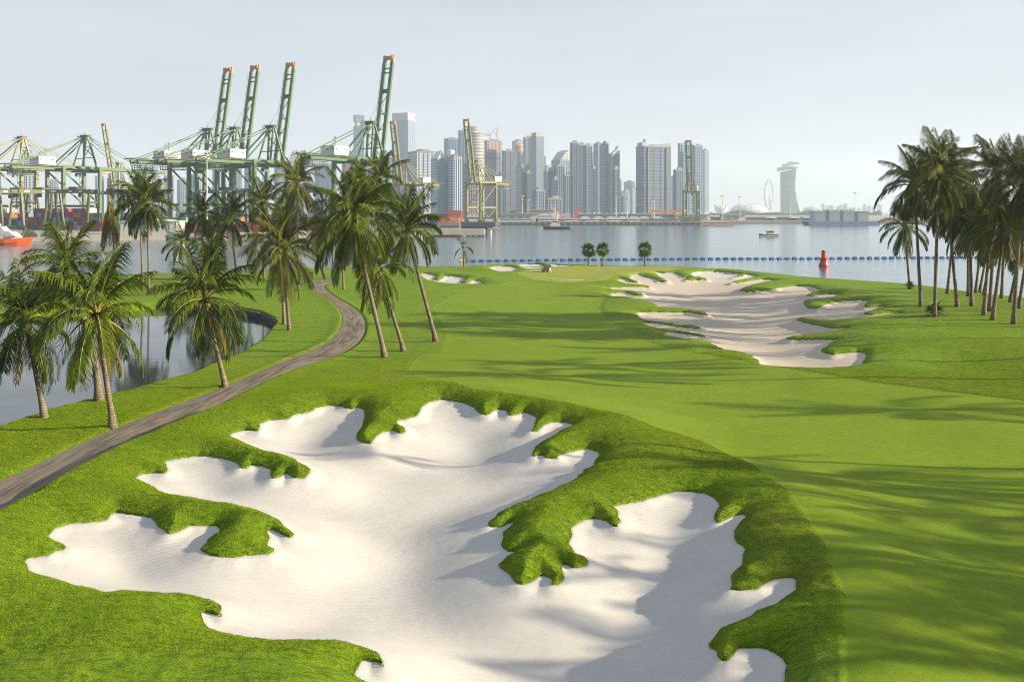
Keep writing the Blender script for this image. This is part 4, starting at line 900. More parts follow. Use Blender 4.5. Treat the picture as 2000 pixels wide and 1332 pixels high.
def tower(x0, x1, top, d, wall, glass, label, r=.3, fw=3.6, fh=4.2, mort=.2, extra=(), yaw=25, cat='skyscraper', parts=(), name='tower_block', z0=3.2):
    """office or housing tower: shaded front, sunlit flank, roof plant, ledges"""
    th = R(yaw); Wd = (x1 - x0) * d / FPX; w = (1 - r) * Wd / math.cos(th); dp = max(8.0, r * Wd / math.sin(th)); H = CAMZ + (HZ - top) * d / FPX - z0
    c = at((x0 + x1) / 2, 400, d); root = empty(name, (c.x, d + dp / 2, z0), th); tag(root, label, cat)
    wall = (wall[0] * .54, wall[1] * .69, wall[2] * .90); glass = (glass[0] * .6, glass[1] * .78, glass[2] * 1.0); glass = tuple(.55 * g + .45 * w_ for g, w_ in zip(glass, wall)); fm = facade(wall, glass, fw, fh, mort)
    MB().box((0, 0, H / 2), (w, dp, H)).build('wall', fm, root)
    ro_ = MB().box((0, 0, H + .8), (w * 1.015, dp * 1.015, 1.6)).build('roof_parapet', M_ROOF, root)
    MB().box((w * .1, 0, H + 3.2), (w * .45, dp * .5, 3.2)).build('plant_room', M_ROOF, ro_)
    MB().box((0, 0, 4), (w * 1.06, dp * 1.06, 8)).build('podium', paint(tuple(x * .8 for x in wall), .7), root)
    for k in range(4):
        xx = -w / 2 + w * (k + .5) / 4; MB().box((xx, -dp / 2 - .35, H / 2 + 4), (w * .02, .7, H - 10)).build('pier_rib', paint(tuple(x * .6 for x in glass), .6), root)
    for fz in extra: MB().box((0, 0, H * fz), (w * 1.01, dp * 1.02, H * .02 + 2)).build('service_band', paint(tuple(x * .5 for x in wall), .7), root)
    return root, w, dp, H
Wt, Gl = (.55, .55, .54), (.10, .13, .16)
B1, B2 = (.08, .14, .22), (.04, .08, .13)      # dark blue glass
G1 = (.22, .25, .28)
T = tower
T(614, 654, 324, 1750, B1, B2, 'plain dark blue slab tower behind the lone tall green crane', r=.12)
rt, w, dp, H = T(689, 711, 248, 2400, B1, (.09, .11, .14), 'slim dark tower with an open sky gap under its crown', r=.25)
for sx in (-1, 1): MB().box((sx * w * .3, 0, H + 6), (w * .12, dp * .7, 12)).build('gap_column', paint(B1, .5), rt)
MB().box((0, 0, H + 20), (w, dp, 17)).build('crown_block', facade(B1, (.09, .11, .14), 3.6, 4.2, .2), rt)
rt, w, dp, H = T(763, 810, 236, 2600, (.30, .33, .36), (.14, .18, .22), 'tallest pale tower crowned with vertical ribs and a red round sign', r=.72, fw=9, fh=5.0, mort=.22, extra=(.42,), yaw=62)
for k in range(9): MB().box((w / 2 + .4, -dp / 2 + dp * (k + .5) / 9, H + 9), (1.4, dp / 20, 26)).build('crown_rib', paint((.5, .51, .52), .5), rt)
MB().box((0, 0, H + 9), (w * .96, dp * .96, 24)).build('crown_screen', paint((.25, .30, .36), .4), rt)
MB().tube([(w / 2 + .5, -dp / 2 + dp * .12, H + 10), (w / 2 + 1.6, -dp / 2 + dp * .12, H + 10)], 6.5, 18).build('round_sign', paint((.62, .10, .10), .5, .1), rt)
T(791, 848, 297, 1500, (.50, .49, .47), (.12, .13, .15), 'broad white concrete grid building behind the raised yellow crane', r=.42, fw=5.0, fh=4.2, mort=.2)
T(764, 781, 301, 1500, (.34, .17, .14), (.16, .09, .08), 'pinkish red slim block between green and yellow cranes', r=.5, fh=4.5)
rt, w, dp, H = T(839, 868, 312, 1300, (.30, .44, .42), (.16, .26, .27), 'pale green glass tower with a pointed gable roof', r=.5, fw=5, fh=3.6)
MB().prism([(-w * .5, H), (w * .5, H), (w * .2, H + 12)], -dp / 2, dp / 2).build('gable_roof', paint((.34, .50, .46), .4), rt)
rt, w, dp, H = T(866, 902, 307, 1290, (.60, .60, .60), (.13, .16, .19), 'white tower of stacked balconies beside the green gabled tower', r=.55, fw=4, fh=3.4, mort=.25)
for k in range(20): MB().box((w / 2 + .6, 0, 6 + k * 3.4 * 1.02), (1.4, dp * .9, .5)).build('balcony', paint((.42, .42, .42), .6), rt)
MB().lathe([(5, 0), (5, 9), (3, 10)], 16, (-w * .3, 0, H)).build('round_cap', paint((.55, .54, .52), .6), rt)
T(866, 898, 272, 2300, B1, B2, 'distant dark blue twin-slab tower behind the balcony tower', r=.3)
rt, w, dp, H = T(895, 916, 256, 2050, B1, B2, 'dark tower with a leaning curved edge behind the striped round tower', r=.15)
# round striped tower
c = at(928, 400, 1980); root = empty('round_tower', (c.x, 1980, 3.2)); tag(root, 'white striped round tower behind the raised yellow crane', 'skyscraper'); H = CAMZ + (HZ - 264) * 1980 / FPX
MB().lathe([(17.5, 0), (17.5, H)], 32).build('wall', facade((.38, .37, .36), (.12, .13, .14), 200, 7.0, .06), root, smooth=False)
MB().lathe([(12, 0), (12, 12), (10, 13)], 24, (-5, 0, H)).build('upper_drum', facade((.38, .37, .36), (.12, .13, .14), 200, 7.0, .06), root)
for k in range(24): MB().lathe([(18.3, 0), (18.3, 1.6)], 32, (0, 0, 10 + k * (H - 14) / 24)).build('floor_band', paint((.40, .39, .38), .6), root)
T(902, 933, 320, 1400, (.30, .19, .18), (.14, .11, .11), 'brown-pink slab building at the foot of the yellow crane', r=.42, fw=20, fh=6)
rt, w, dp, H = T(946, 979, 276, 2000, (.20, .17, .19), (.10, .11, .13), 'tower under construction with red tower cranes on its roof', r=.15, extra=(.78,))
MB().box((w * .05, 0, H * .92), (w * 1.03, dp * 1.05, H * .15)).build('safety_netting', paint((.26, .17, .17), .8, .3), rt)
for k, (xx, hh, aa) in enumerate([(-w * .2, 7, 52), (w * .3, 10, 68)]):
    tc_ = empty('tower_crane', rt.matrix_basis @ Vector((xx, 0, H + 5))); tc_.rotation_euler = (0, 0, R(15 + 60 * k)); tag(tc_, ['red luffing tower crane with its jib low on the unfinished roof', 'red luffing tower crane with its jib steep on the unfinished roof'][k], 'crane')
    MB().bar((0, 0, -5), (0, 0, hh), 1.2).build('mast', paint((.28, .14, .13), .5), tc_); e = R(aa)
    MB().bar((0, 0, hh), (21 * math.cos(e), 0, hh + 21 * math.sin(e)), .8).build('jib', paint((.28, .14, .13), .5), tc_); MB().bar((0, 0, hh), (-9, 0, hh + 1), 2.2).build('counter_jib', paint((.4, .12, .10), .5), tc_)
    MB().bar((0, 0, hh), (-3, 0, hh + 9), .9).build('apex_frame', paint((.45, .12, .10), .5), tc_)
T(980, 1005, 296, 1800, (.14, .16, .19), (.09, .09, .10), 'dark glass tower with a pale top storey beside the construction tower', r=.22, fh=5)
rt, w, dp, H = T(1000, 1022, 276, 2250, (.58, .55, .53), (.30, .31, .32), 'cream tower with a flared red funnel shape at its top', r=.5)
MB().lathe([(4, 0), (5, 14), (13, 34), (12, 36), (3, 20)], 16, (-w * .35, -dp * .6, H - 44)).build('red_funnel', paint((.45, .22, .22), .6), rt)
T(1007, 1025, 326, 1600, (.36, .32, .25), (.16, .15, .14), 'tan stone block below the cream tower', r=.6, fw=6, fh=5)
T(1010, 1024, 300, 2100, (.24, .29, .33), (.14, .18, .21), 'blue-grey glass block just under the cream tower', r=.4)
T(1022, 1042, 270, 1980, (.20, .23, .27), (.10, .13, .17), 'dark shoulder tower attached behind the ornate tall tower', r=.2)
rt, w, dp, H = T(1034, 1063, 268, 1850, (.34, .35, .37), (.15, .17, .20), 'ornate tall residential tower with stepped top', r=.45, fw=4, fh=3.6, mort=.28)
MB().box((0, 0, H + 4), (w * .7, dp * .7, 10)).build('stepped_top', facade((.34, .35, .37), (.15, .17, .20), 4, 3.6, .28), rt)
T(1025, 1036, 338, 1600, (.16, .19, .22), (.08, .10, .12), 'low dark block before the ornate tower', r=.2)
rt, w, dp, H = T(1062, 1081, 336, 1700, (.24, .27, .31), (.12, .15, .18), 'low tower with an arched glass crown', r=.3)
m = MB(); m.prism([(w / 2 * math.cos(R(a)), H + 12 * math.sin(R(a))) for a in range(0, 181, 15)], -dp / 2, dp / 2).build('arched_crown', paint((.30, .34, .38), .3), rt)
rt, w, dp, H = T(1078, 1114, 314, 1950, (.30, .34, .36), (.17, .21, .23), 'glass tower with a sloping roof line', r=.45, fw=6, fh=5)
MB().prism([(-w / 2, H), (w / 2, H), (w / 2, H + 22), (w * .1, H + 18)], -dp / 2, dp / 2).build('sloped_roof', facade((.34, .38, .40), (.20, .25, .27), 6, 5, .2), rt)
T(1083, 1103, 325, 1700, (.16, .17, .19), (.09, .09, .10), 'brownish dark tower before the sloping glass tower', r=.15)
T(1100, 1118, 343, 1600, (.12, .19, .21), (.07, .12, .14), 'teal glass block beside the long dark twin slabs', r=.15)
T(1066, 1098, 389, 1500, (.14, .16, .18), (.08, .09, .10), 'wide low dark building at the foot of the sloping tower', r=.1)
T(1115, 1130, 280, 1620, (.13, .17, .22), (.08, .11, .15), 'dark slab tower with white dashes, first of the close trio', r=.1, fw=8, fh=5)
T(1129, 1143.5, 284, 1650, (.11, .15, .20), (.07, .10, .14), 'plain dark slab tower, middle of the close trio', r=.08, fw=60, fh=4)
T(1142, 1156, 286, 1600, (.18, .22, .26), (.10, .13, .17), 'dark slab tower with white dashes, last of the close trio', r=.1, fw=7, fh=5)
T(1155, 1162, 328, 1500, (.44, .46, .47), (.22, .25, .28), 'slim white stair tower beside the close trio', r=.3)
T(1160, 1177, 282, 1800, (.30, .34, .40), (.13, .17, .24), 'blue tower with a bright ribbed edge', r=.4, fw=5, fh=4)
T(1175, 1189, 281, 1750, (.14, .20, .25), (.09, .14, .18), 'tower with one pale teal glass flank', r=.6, fw=60, fh=5)
rt, w, dp, H = T(1188, 1211, 302, 1700, (.16, .20, .25), (.09, .13, .17), 'dark tower topped by a curved sail', r=.22)
MB().prism([(-w * .45, H), (w * .5, H), (w * .5, H + 6), (w * .42, H + 15), (w * .2, H + 8), (-w * .2, H + 3)], -dp / 2, dp / 2).build('sail_crown', paint((.42, .46, .50), .35), rt)
T(1196, 1209, 330, 1620, (.15, .19, .23), (.08, .11, .15), 'shorter dark tower in front of the sail-topped one', r=.15)
T(1211, 1216, 380, 1500, (.60, .60, .58), (.3, .3, .3), 'thin white slab building at the end of the tower cluster', r=.3)
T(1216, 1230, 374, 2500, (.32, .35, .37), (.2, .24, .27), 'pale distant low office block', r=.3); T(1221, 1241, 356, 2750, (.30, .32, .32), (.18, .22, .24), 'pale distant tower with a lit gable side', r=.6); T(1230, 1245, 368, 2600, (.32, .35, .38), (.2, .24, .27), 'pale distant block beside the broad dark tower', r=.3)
rt, w, dp, H = T(1244, 1313, 288, 1700, (.12, .16, .20), (.07, .10, .13), 'broad dark office tower with a chimney mast and slanted top', r=.18, fw=60, fh=5.5, extra=(.42, .12))
MB().prism([(-w / 2, H), (w / 2, H), (w / 2, H + 8), (-w * .1, H + 3), (-w * .5, H + 2)], -dp / 2, dp / 2).build('slanted_top', paint((.13, .17, .21), .4), rt)
MB().box((-w * .33, 0, H + 7), (4, 4, 14)).build('chimney_mast', paint((.10, .13, .16), .5), rt); MB().box((-w * .45, 0, H + 4), (w * .12, dp * .6, 8)).build('corner_block', paint((.16, .20, .24), .5), rt)
MB().box((-w * .36, -dp / 2 - 1.2, H / 2), (w * .05, 2.4, H)).build('dark_shaft', paint((.06, .08, .10), .4), rt); MB().box((w * .32, -dp / 2 - 1.2, H / 2), (w * .04, 2.4, H)).build('dark_shaft', paint((.06, .08, .10), .4), rt)
T(1312, 1319, 346, 2300, (.30, .33, .35), (.2, .24, .27), 'pale sliver tower just behind the broad dark one', r=.4)
T(1317, 1335, 333, 1650, (.14, .18, .22), (.09, .12, .15), 'dark lower block before the blue glass tower', r=.1)
rt, w, dp, H = T(1324, 1357, 282, 2000, (.17, .24, .31), (.10, .16, .22), 'tall blue glass tower behind the small yellow crane', r=.08, fw=60, fh=6)
T(1354, 1373, 286, 1980, (.17, .24, .31), (.10, .16, .22), 'blue glass wing with a sloping top beside the blue tower', r=.12, fw=60, fh=6)
T(1371, 1385, 295, 2100, (.58, .60, .60), (.26, .30, .33), 'white gridded tower beyond the blue glass wing', r=.35, fw=4, fh=4, mort=.25)
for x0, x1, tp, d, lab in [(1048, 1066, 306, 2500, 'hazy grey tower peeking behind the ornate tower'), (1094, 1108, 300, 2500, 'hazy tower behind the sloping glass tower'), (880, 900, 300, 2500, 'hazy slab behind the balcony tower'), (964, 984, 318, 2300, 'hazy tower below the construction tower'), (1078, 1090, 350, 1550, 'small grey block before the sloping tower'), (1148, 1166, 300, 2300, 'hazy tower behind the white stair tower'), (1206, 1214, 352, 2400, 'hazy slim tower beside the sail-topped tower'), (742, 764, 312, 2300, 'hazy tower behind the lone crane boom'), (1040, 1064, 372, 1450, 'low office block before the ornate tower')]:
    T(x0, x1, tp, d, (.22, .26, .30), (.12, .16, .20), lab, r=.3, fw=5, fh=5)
# housing blocks behind the port
HB = dict(cat='apartment block', name='apartment_block', fw=5.0, fh=3.8, mort=.26)
Wh, Wg = (.46, .45, .43), (.12, .13, .14)
for x0, x1, tp, d, lab in [(24, 60, 296, 1500, 'tall white apartment block behind the yellow mast head'), (28, 73, 343, 1400, 'wide pale apartment block below the tall white one'), (84, 112, 352, 1600, 'grey apartment block behind the green lowered crane'), (112, 128, 336, 1700, 'blue-grey slab block behind the green lowered crane'), (174, 201, 346, 1500, 'white apartment block nearest the orange one'), (200, 221, 350, 1520, 'white apartment block between two others of its row'), (219, 243, 345, 1500, 'white apartment block under the lowered boom'), (262, 282, 344, 1500, 'white apartment block behind the twin palms'), (288, 312, 347, 1480, 'stepped white apartment block beside the twin palms'), (310, 338, 345, 1500, 'white apartment block with flat top before the row of cranes'), (336, 364, 353, 1550, 'pale apartment block behind the first crane leg of the row'), (408, 430, 320, 1500, 'white apartment tower seen between the crane legs of the row'), (452, 472, 324, 1600, 'narrow white apartment tower between the crane row legs'), (528, 560, 328, 1400, 'white flat-topped building past the crane row')]:
    T(x0, x1, tp, d, Wh, Wg, lab, r=.5, **HB)
T(154, 168, 342, 1450, (.50, .25, .16), (.2, .14, .12), 'orange apartment block behind the square yellow gantry', r=.6, **HB); T(208, 240, 341, 1900, (.20, .25, .30), (.12, .15, .18), 'blue-grey office slab rising behind the white apartment row', r=.2)
T(370, 386, 342, 1700, B1, B2, 'dark blue office tower between the crane row legs', r=.2); T(476, 494, 322, 1700, B1, B2, 'dark blue office tower past the middle crane of the row', r=.2); T(664, 690, 300, 1500, (.40, .22, .19), (.2, .15, .14), 'pink-brown block directly behind the lone crane house', r=.4); T(716, 742, 330, 1500, (.46, .44, .42), (.2, .2, .2), 'grey apartment block behind the lone crane legs', r=.4, **HB)

# bay-front landmarks ---------------------------------------------
d = 3600; sc = d / FPX; P6 = lambda a, b: ((1350 + a / 4.9325 - 1545) * sc, CAMZ + (HZ - 290 - b / 4.9325) * sc)
M_MBS = facade((.30, .34, .38), (.20, .25, .30), 200, 7, .1); M_MBS2 = facade((.22, .27, .32), (.16, .20, .25), 6, 7, .16)
root = empty('sky_hotel', ((1545 - 1000) * sc, d, 0), -math.atan(545 / FPX)); tag(root, 'three-legged sweeping hotel towers carrying a boat-shaped roof deck', 'hotel')
for pts, y0, mt in [([(862, 640), (908, 640), (920, 215), (860, 225)], 40, M_MBS2), ([(905, 640), (968, 640), (968, 205), (915, 215)], 0, M_MBS), ([(950, 640), (1062, 640), (1040, 590), (1015, 500), (1000, 400), (1002, 300), (1012, 195), (968, 200), (962, 400)], -40, M_MBS)]:
    MB().prism([P6(a, b) for a, b in pts], y0, y0 + 38).build('hotel_tower', mt, root)
ctr = P6(930, 178); m = MB(); pr_ = []
for k in range(17):
    u = k / 16; x = P6(830 + 205 * u, 0)[0]; wd_ = 34 * math.sin(math.pi * min(1, .06 + u * .9)) ** .5; tz = P6(0, 196 - 32 * u)[1]; pr_.append((x, wd_, tz))
vs = []; fs = []
for x, wd_, z in pr_:
    for a in range(12): an = 2 * math.pi * a / 12; vs.append((x, 10 + wd_ * math.cos(an), z + 9 * (math.sin(an) if math.sin(an) < 0 else .55 * math.sin(an))))
for k in range(16):
    for a in range(12): fs.append((k * 12 + a, (k + 1) * 12 + a, (k + 1) * 12 + (a + 1) % 12, k * 12 + (a + 1) % 12))
sk = m.add(vs, fs + [tuple(range(12)), tuple(range(192 + 11, 191, -1))]).build('roof_deck', paint((.44, .46, .48), .5, .1), root, smooth=True)
for a, b in ((955, 145), (1010, 150), (905, 165)): x, z = P6(a, b); MB().box((x, 10, z - 2), (20, 24, 16)).build('deck_pavilion', paint((.42, .44, .46), .5), sk)
# wheel
root = empty('observation_wheel', ((1502 - 1000) * 4000 / FPX, 4000, 0), R(58)); tag(root, 'giant observation wheel on two slender legs', 'ferris wheel'); r_ = 26.5 * 4000 / FPX; cz = CAMZ + (HZ - 381) * 4000 / FPX
ring = [(r_ * math.cos(2 * math.pi * k / 40), 0, cz + r_ * math.sin(2 * math.pi * k / 40)) for k in range(41)]
MB().tube(ring, 1.9, 6, False).build('rim', paint((.22, .24, .27), .5), root)
m = MB()
for k in range(14): m.bar((0, 0, cz), ring[k * 40 // 14], .25)
m.build('spoke', paint((.6, .6, .62), .5), root)
for k in range(28):
    q = ring[k * 40 // 28]; MB().lathe([(.8, -3), (3.4, -2), (3.4, 2), (.8, 3)], 8, (q[0] * 1.06, 0, cz + (q[2] - cz) * 1.06)).build('capsule', paint((.2, .22, .25), .4), root)
for s in (-1, 1): MB().bar((s * 16, -6, 0), (0, -3, cz), 2.4).build('support_leg', paint((.3, .32, .35), .5), root)
MB().box((0, 0, 8), (50, 26, 10)).build('terminal_building', paint((.5, .5, .5), .7), root)
def dome(px, w_px, top, d, label, name, mat):
    root = empty(name, ((px - 1000) * d / FPX, d, 3.2)); tag(root, label, 'dome'); rr = w_px * d / FPX / 2; h = CAMZ + (HZ - top) * d / FPX - 3
    MB().lathe([(rr * math.cos(R(a)), h * (.25 + .75 * math.sin(R(a)))) for a in range(0, 90, 10)] + [(.2, h)], 32, sy=.7).build('shell', mat, root, smooth=True)
    MB().lathe([(rr * 1.03, 0), (rr * 1.03, h * .26)], 32, sy=.71).build('base_ring', paint((.3, .33, .36), .6), root)
    for k in range(9): a = R(20 * k + 10); MB().tube([(rr * 1.005 * math.cos(R(e)) * math.cos(a), -rr * .705 * math.cos(R(e)) * math.sin(a), h * (.25 + .76 * math.sin(R(e)))) for e in range(0, 90, 15)], .5, 5).build('rib', paint((.5, .52, .54), .5), root)
dome(1463, 76, 397, 3300, 'wide pale shell-roofed conservatory dome before the wheel', 'conservatory', paint((.42, .45, .48), .35, .15))
dome(1583, 32, 404, 3300, 'rounded glass hall at the foot of the sweeping hotel', 'exhibition_hall', paint((.24, .29, .33), .3, .15))
root = empty('lotus_museum', ((1408 - 1000) * 3400 / FPX, 3400, 3)); tag(root, 'white lotus-shaped museum of upright petals', 'museum')
for k in range(9):
    a = R(40 * k + 12); h = 26 + 9 * ((k * 5) % 3); m = MB(); s = Vector((-math.sin(a), math.cos(a), 0)); o_ = Vector((math.cos(a), math.sin(a), 0))
    q = [o_ * 6 - s * 4, o_ * 6 + s * 4, o_ * 20 + s * 8 + Vector((0, 0, h * .6)), o_ * 26 + s * 2 + Vector((0, 0, h)), o_ * 26 - s * 2 + Vector((0, 0, h)), o_ * 20 - s * 8 + Vector((0, 0, h * .6))]; q2 = [v - o_ * 4 for v in q]
    m.add(q + q2, [tuple(range(6)), tuple(range(11, 5, -1))] + [(i, (i + 1) % 6, 6 + (i + 1) % 6, 6 + i) for i in range(6)]).build('petal', paint((.75, .75, .74), .5, .1), root)
rs = random.Random(11)
for k in range(13):
    px = 1606 + k * 9 + rs.uniform(-2, 2)
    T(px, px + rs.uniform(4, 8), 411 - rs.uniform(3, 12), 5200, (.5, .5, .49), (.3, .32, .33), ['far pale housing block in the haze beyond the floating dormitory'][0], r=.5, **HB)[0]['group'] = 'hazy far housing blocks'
# belts of trees along the bay
def tree_belt(pxa, pxb, d, h, n, label):
    m = MB(); rn = random.Random(int(pxa)); a = at(pxa, 400, d).x; b = at(pxb, 400, d).x; tip = 0
    for i in range(n):
        x = rn.uniform(a, b); hh = h * (.6 + .4 * math.sin(x * .05) * math.sin(x * .017 + 1)) * rn.uniform(.4, 1.05); q = Vector((x, d + rn.uniform(-12, 12), 3 + hh * rn.random() ** .6)); v = Vector((rn.gauss(0, 1), rn.gauss(0, 1), rn.gauss(0, 1))).normalized(); c = v.orthogonal().normalized(); s = rn.uniform(1.2, 3.0)
        m.add([q - v * s, q + c * s * .6, q + v * s, q - c * s * .6], [(0, 1, 2, 3)])
    o = m.build('tree_belt', M_BUSH2); z = [0] * len(m.v); attr_f(o.data, 'tipness', z); attr_f(o.data, 'rachis', z); tag(o, label, 'trees', kind='stuff')
tree_belt(1385, 1720, 2600, 15, 9000, 'dark belt of far trees below the bay-front domes'); tree_belt(960, 1008, 1420, 18, 2600, 'far trees at the foot of the dark towers'); tree_belt(1040, 1085, 1300, 12, 1500, 'far trees behind the ferry sheds')

# far quay: sheds, tents, masts, buses -----------------------------
def shed(x0, x1, top, d, label, wallc=(.36, .37, .38), dep=22):
    a = at(x0, 400, d).x; b = at(x1, 400, d).x; h = CAMZ + (HZ - top) * d / FPX - 3.2; root = empty('quay_shed', ((a + b) / 2, d + dep / 2, 3.2)); tag(root, label, 'shed'); w = b - a
    MB().box((0, 0, h / 2), (w, dep, h)).build('wall', paint(wallc, .7, .3, .1), root); MB().box((0, -1, h + .5), (w + 3, dep + 3, 1)).build('roof', paint((.30, .30, .30), .7, .3, .1), root)
    for k in range(max(2, int(w / 9))): MB().box((-w / 2 + 5 + k * 9, -dep / 2 - .1, h * .45), (5, .3, h * .5)).build('bay_door', paint((.24, .28, .31), .5), root)
shed(1125, 1330, 419, 1120, 'very long low warehouse behind the row of tents'); shed(974, 1052, 418, 1080, 'white two-level shed beside the yellow crane foot', (.46, .47, .47)); shed(1030, 1080, 411, 1180, 'taller white terminal building behind the ferry'); shed(1395, 1600, 425, 1190, 'long grey warehouse along the outer quay', (.30, .33, .36)); shed(1414, 1456, 421, 1160, 'pale office on the outer quay', (.5, .5, .48)); shed(1320, 1386, 420, 1110, 'pale blocky store behind the small yellow crane', (.48, .48, .47)); shed(700, 850, 424, 1080, 'low shed behind the container barge'); shed(380, 640, 420, 1090, 'long low shed across the channel behind the crane row')
m_t = None
for k, (px, d_) in enumerate([(1143, 1085), (1169, 1080), (1194, 1080), (1216, 1080), (1238, 1080), (1258, 1080), (1285, 1080), (1506, 1165), (1551, 1165), (1580, 1165)]):
    lab = 'white peaked tent beside the long warehouse on the quay' if k < 7 else 'white peaked tent on the outer quay before the hotel'
    root = empty('event_tent', (at(px, 400, d_).x, d_, 3.2)); tag(root, lab, 'tent', 'tents by the warehouse' if k < 7 else 'tents on the outer quay')
    MB().prism([(-5.6, 2.6), (5.6, 2.6), (4.2, 4.4), (0, 5.6), (-4.2, 4.4)], -6, 6).build('canopy', M_WHITE, root)
    for sx in (-5.3, 5.3):
        for sy in (-5.7, 5.7): MB().bar((sx, sy, 0), (sx, sy, 2.7), .3).build('post', M_WHITE, root)
    MB().box((0, 5.5, 1.3), (10, .2, 2.6)).build('back_wall', M_DARK, root)
for k, (px, top, d_, lab) in enumerate([(1411, 383, 1150, 'tall floodlight mast beside the lotus museum'), (1445, 385, 1150, 'tall floodlight mast before the conservatory dome'), (1543, 386, 1200, 'tall floodlight mast in front of the hotel'), (1670, 377, 1180, 'tall floodlight mast behind the floating dormitory'), (1020, 383, 1100, 'thin floodlight mast before the tan stone block'), (1031, 391, 1100, 'thin floodlight mast before the ornate tower'), (1203, 386, 1080, 'thin floodlight mast before the sail-topped tower'), (1273, 393, 1080, 'shorter thin floodlight mast before the broad dark tower'), (1278, 388, 1080, 'taller thin floodlight mast before the broad dark tower'), (1225, 388, 1080, 'thin floodlight mast before the pale distant blocks'), (404, 310, 560, 'grey floodlight mast rising in front of the crane row')]):
    zz = LZ if d_ < 700 else 3.2; h = CAMZ + (HZ - top) * d_ / FPX - zz; root = empty('floodlight_mast', (at(px, 400, d_).x, d_, zz)); tag(root, lab, 'light mast')
    MB().tube([(0, 0, 0), (0, 0, h)], [.55, .28], 8).build('pole', paint((.42, .43, .44), .5), root); hd = MB().lathe([(.4, -.6), (1.9, -.2), (1.9, .3), (.4, .5)], 12, (0, 0, h)).build('lamp_ring', paint((.3, .3, .31), .5), root)
    for q in range(6): an = q * math.pi / 3; MB().box((2.0 * math.cos(an), 2.0 * math.sin(an), h - .3), (.7, .7, .6)).build('lamp', M_WHITE, hd)
bus_b = MB().box((0, 0, 1.9), (11.5, 2.5, 2.7)).mesh('bus_body', M_WHITE); bus_w = MB().box((0, 0, 2.3), (10.9, 2.56, .95)).mesh('bus_window', M_GLASSD); whl = MB().tube([(0, -1.27, 0), (0, 1.27, 0)], .5, 10).mesh('wheel', M_DARK)
for k in range(22):
    px = [985, 1011, 1031, 1062, 1076][k] if k < 5 else 1100 + (k - 5) * 13.5; d_ = 1014 + (k % 3); o = empty('parked_bus', (at(px, 400, d_).x, d_, 3.2)); tag(o, 'white coach parked along the far quay edge', 'bus', 'coaches along the far quay')
    inst('body', bus_b, o); inst('window_band', bus_w, o)
    for x in (-3.6, 3.4): inst('wheel', whl, o, (x, 0, .5))
car_c = [(.05, .06, .08), (.5, .5, .5), (.3, .05, .04), (.12, .16, .22)]
car_m = [MB().prism([(-2.2, .4), (2.2, .4), (2.2, .95), (1.2, 1.05), (.6, 1.5), (-1.2, 1.5), (-1.9, 1.0), (-2.2, .95)], -.9, .9).mesh('car_body', paint(c, .35)) for c in car_c]
cn = ['dark', 'grey', 'red', 'navy']
for k in range(34):
    px = 1070 + k * 8.6 + rs.uniform(-2, 2); d_ = 1024 + rs.uniform(0, 16); q = rs.randrange(4); o = empty('parked_car', (at(px, 400, d_).x, d_, 3.2)); tag(o, f'small {cn[q]} car parked on the far quay', 'car', f'{cn[q]} cars on the far quay')
    inst('body', car_m[q], o)
    for x in (-1.4, 1.4): inst('wheel', whl, o, (x, 0, .33), (0, 0, 0), (.66, .74, .66))
root = empty('portal_crane', (at(1305, 400, 1060).x, 1060, 3.2)); tag(root, 'low orange gantry crane behind the pale blocky store', 'crane')
MB().bar((-18, 0, 11), (18, 0, 11), 1.4, 1.8).build('girder', M_ORANGE, root)
for x in (-16, -8, 8, 16): MB().bar((x, -3, 0), (x, 0, 10.5), .8).build('leg', M_ORANGE, root); MB().bar((x, 3, 0), (x, 0, 10.5), .8).build('leg', M_ORANGE, root)
# low pier with orange deck
root = empty('low_pier', (at(1402, 443, 915).x, 918, 0)); tag(root, 'low pier on white piles with an orange deck edge', 'pier')
MB().box((0, 0, 2.4), (31, 8, 1.0)).build('deck', M_ORANGE, root); MB().box((0, 0, 1.6), (31, 7.6, .7)).build('beam', M_WHITE, root)
for k in range(12): MB().tube([(-14.5 + 2.65 * k, -3, -2), (-14.5 + 2.65 * k, -3, 1.4)], .4, 8).build('pile', M_WHITE, root)
# far quay face: fenders
for k in range(36):
    x = -15 + k * 6.6; o = MB().box((0, 0, 1.7), (2.2, .7, 2.2)).box((0, -.45, 1.7), (1.4, .4, 1.4)).build('quay_fender', M_DARK, None, (x, 1007.6, 0)); tag(o, 'dark rubber fender on the far quay face', 'fender', 'fenders along the far quay')
# ------------------------------------------------------------------ craft on the water
# floating dormitory
d = 1008; root = empty('floating_dormitory', (at(1650, 440, d).x, d + 10, 0)); tag(root, 'grey-blue floating accommodation barge of four windowed blocks', 'accommodation barge')
L = 136 * d / FPX; MB().box((0, 0, 1.9), (L, 22, 4.4)).build('hull', paint((.10, .17, .26), .5, .3), root)
MB().prism([(-L / 2 - 3, 4.1), (-L / 2, -.2), (-L / 2, 4.1)], -11, 11).build('raked_end', paint((.10, .17, .26), .5, .3), root)
M_DORM = paint((.34, .39, .42), .6, .25)
bx0 = -L / 2 + 5
for k in range(4):
    w = (L - 12) / 4 - 3.4; cx = bx0 + w / 2 + k * (w + 3.4); h = 11.0 if k in (1, 2) else 9.6
    bl = MB().box((cx, 0, 4.1 + h / 2), (w, 17, h)).build('cabin_block', M_DORM, root); MB().box((cx, 0, 4.1 + h + .25), (w + .6, 17.6, .5)).build('roof', M_WHITE, bl)
    for r0 in range(4):
        for c0 in range(6): MB().box((cx - w / 2 + (c0 + .5) * w / 6, -8.55, 5.6 + r0 * 2.3), (.9, .1, .8)).build('window', M_GLASSD, bl)
    if k < 3: MB().box((cx + w / 2 + 1.7, 0, 4.1 + 4.8), (3.4, 15.5, 9.6)).build('blue_stairwell', paint((.08, .20, .34), .5), root)
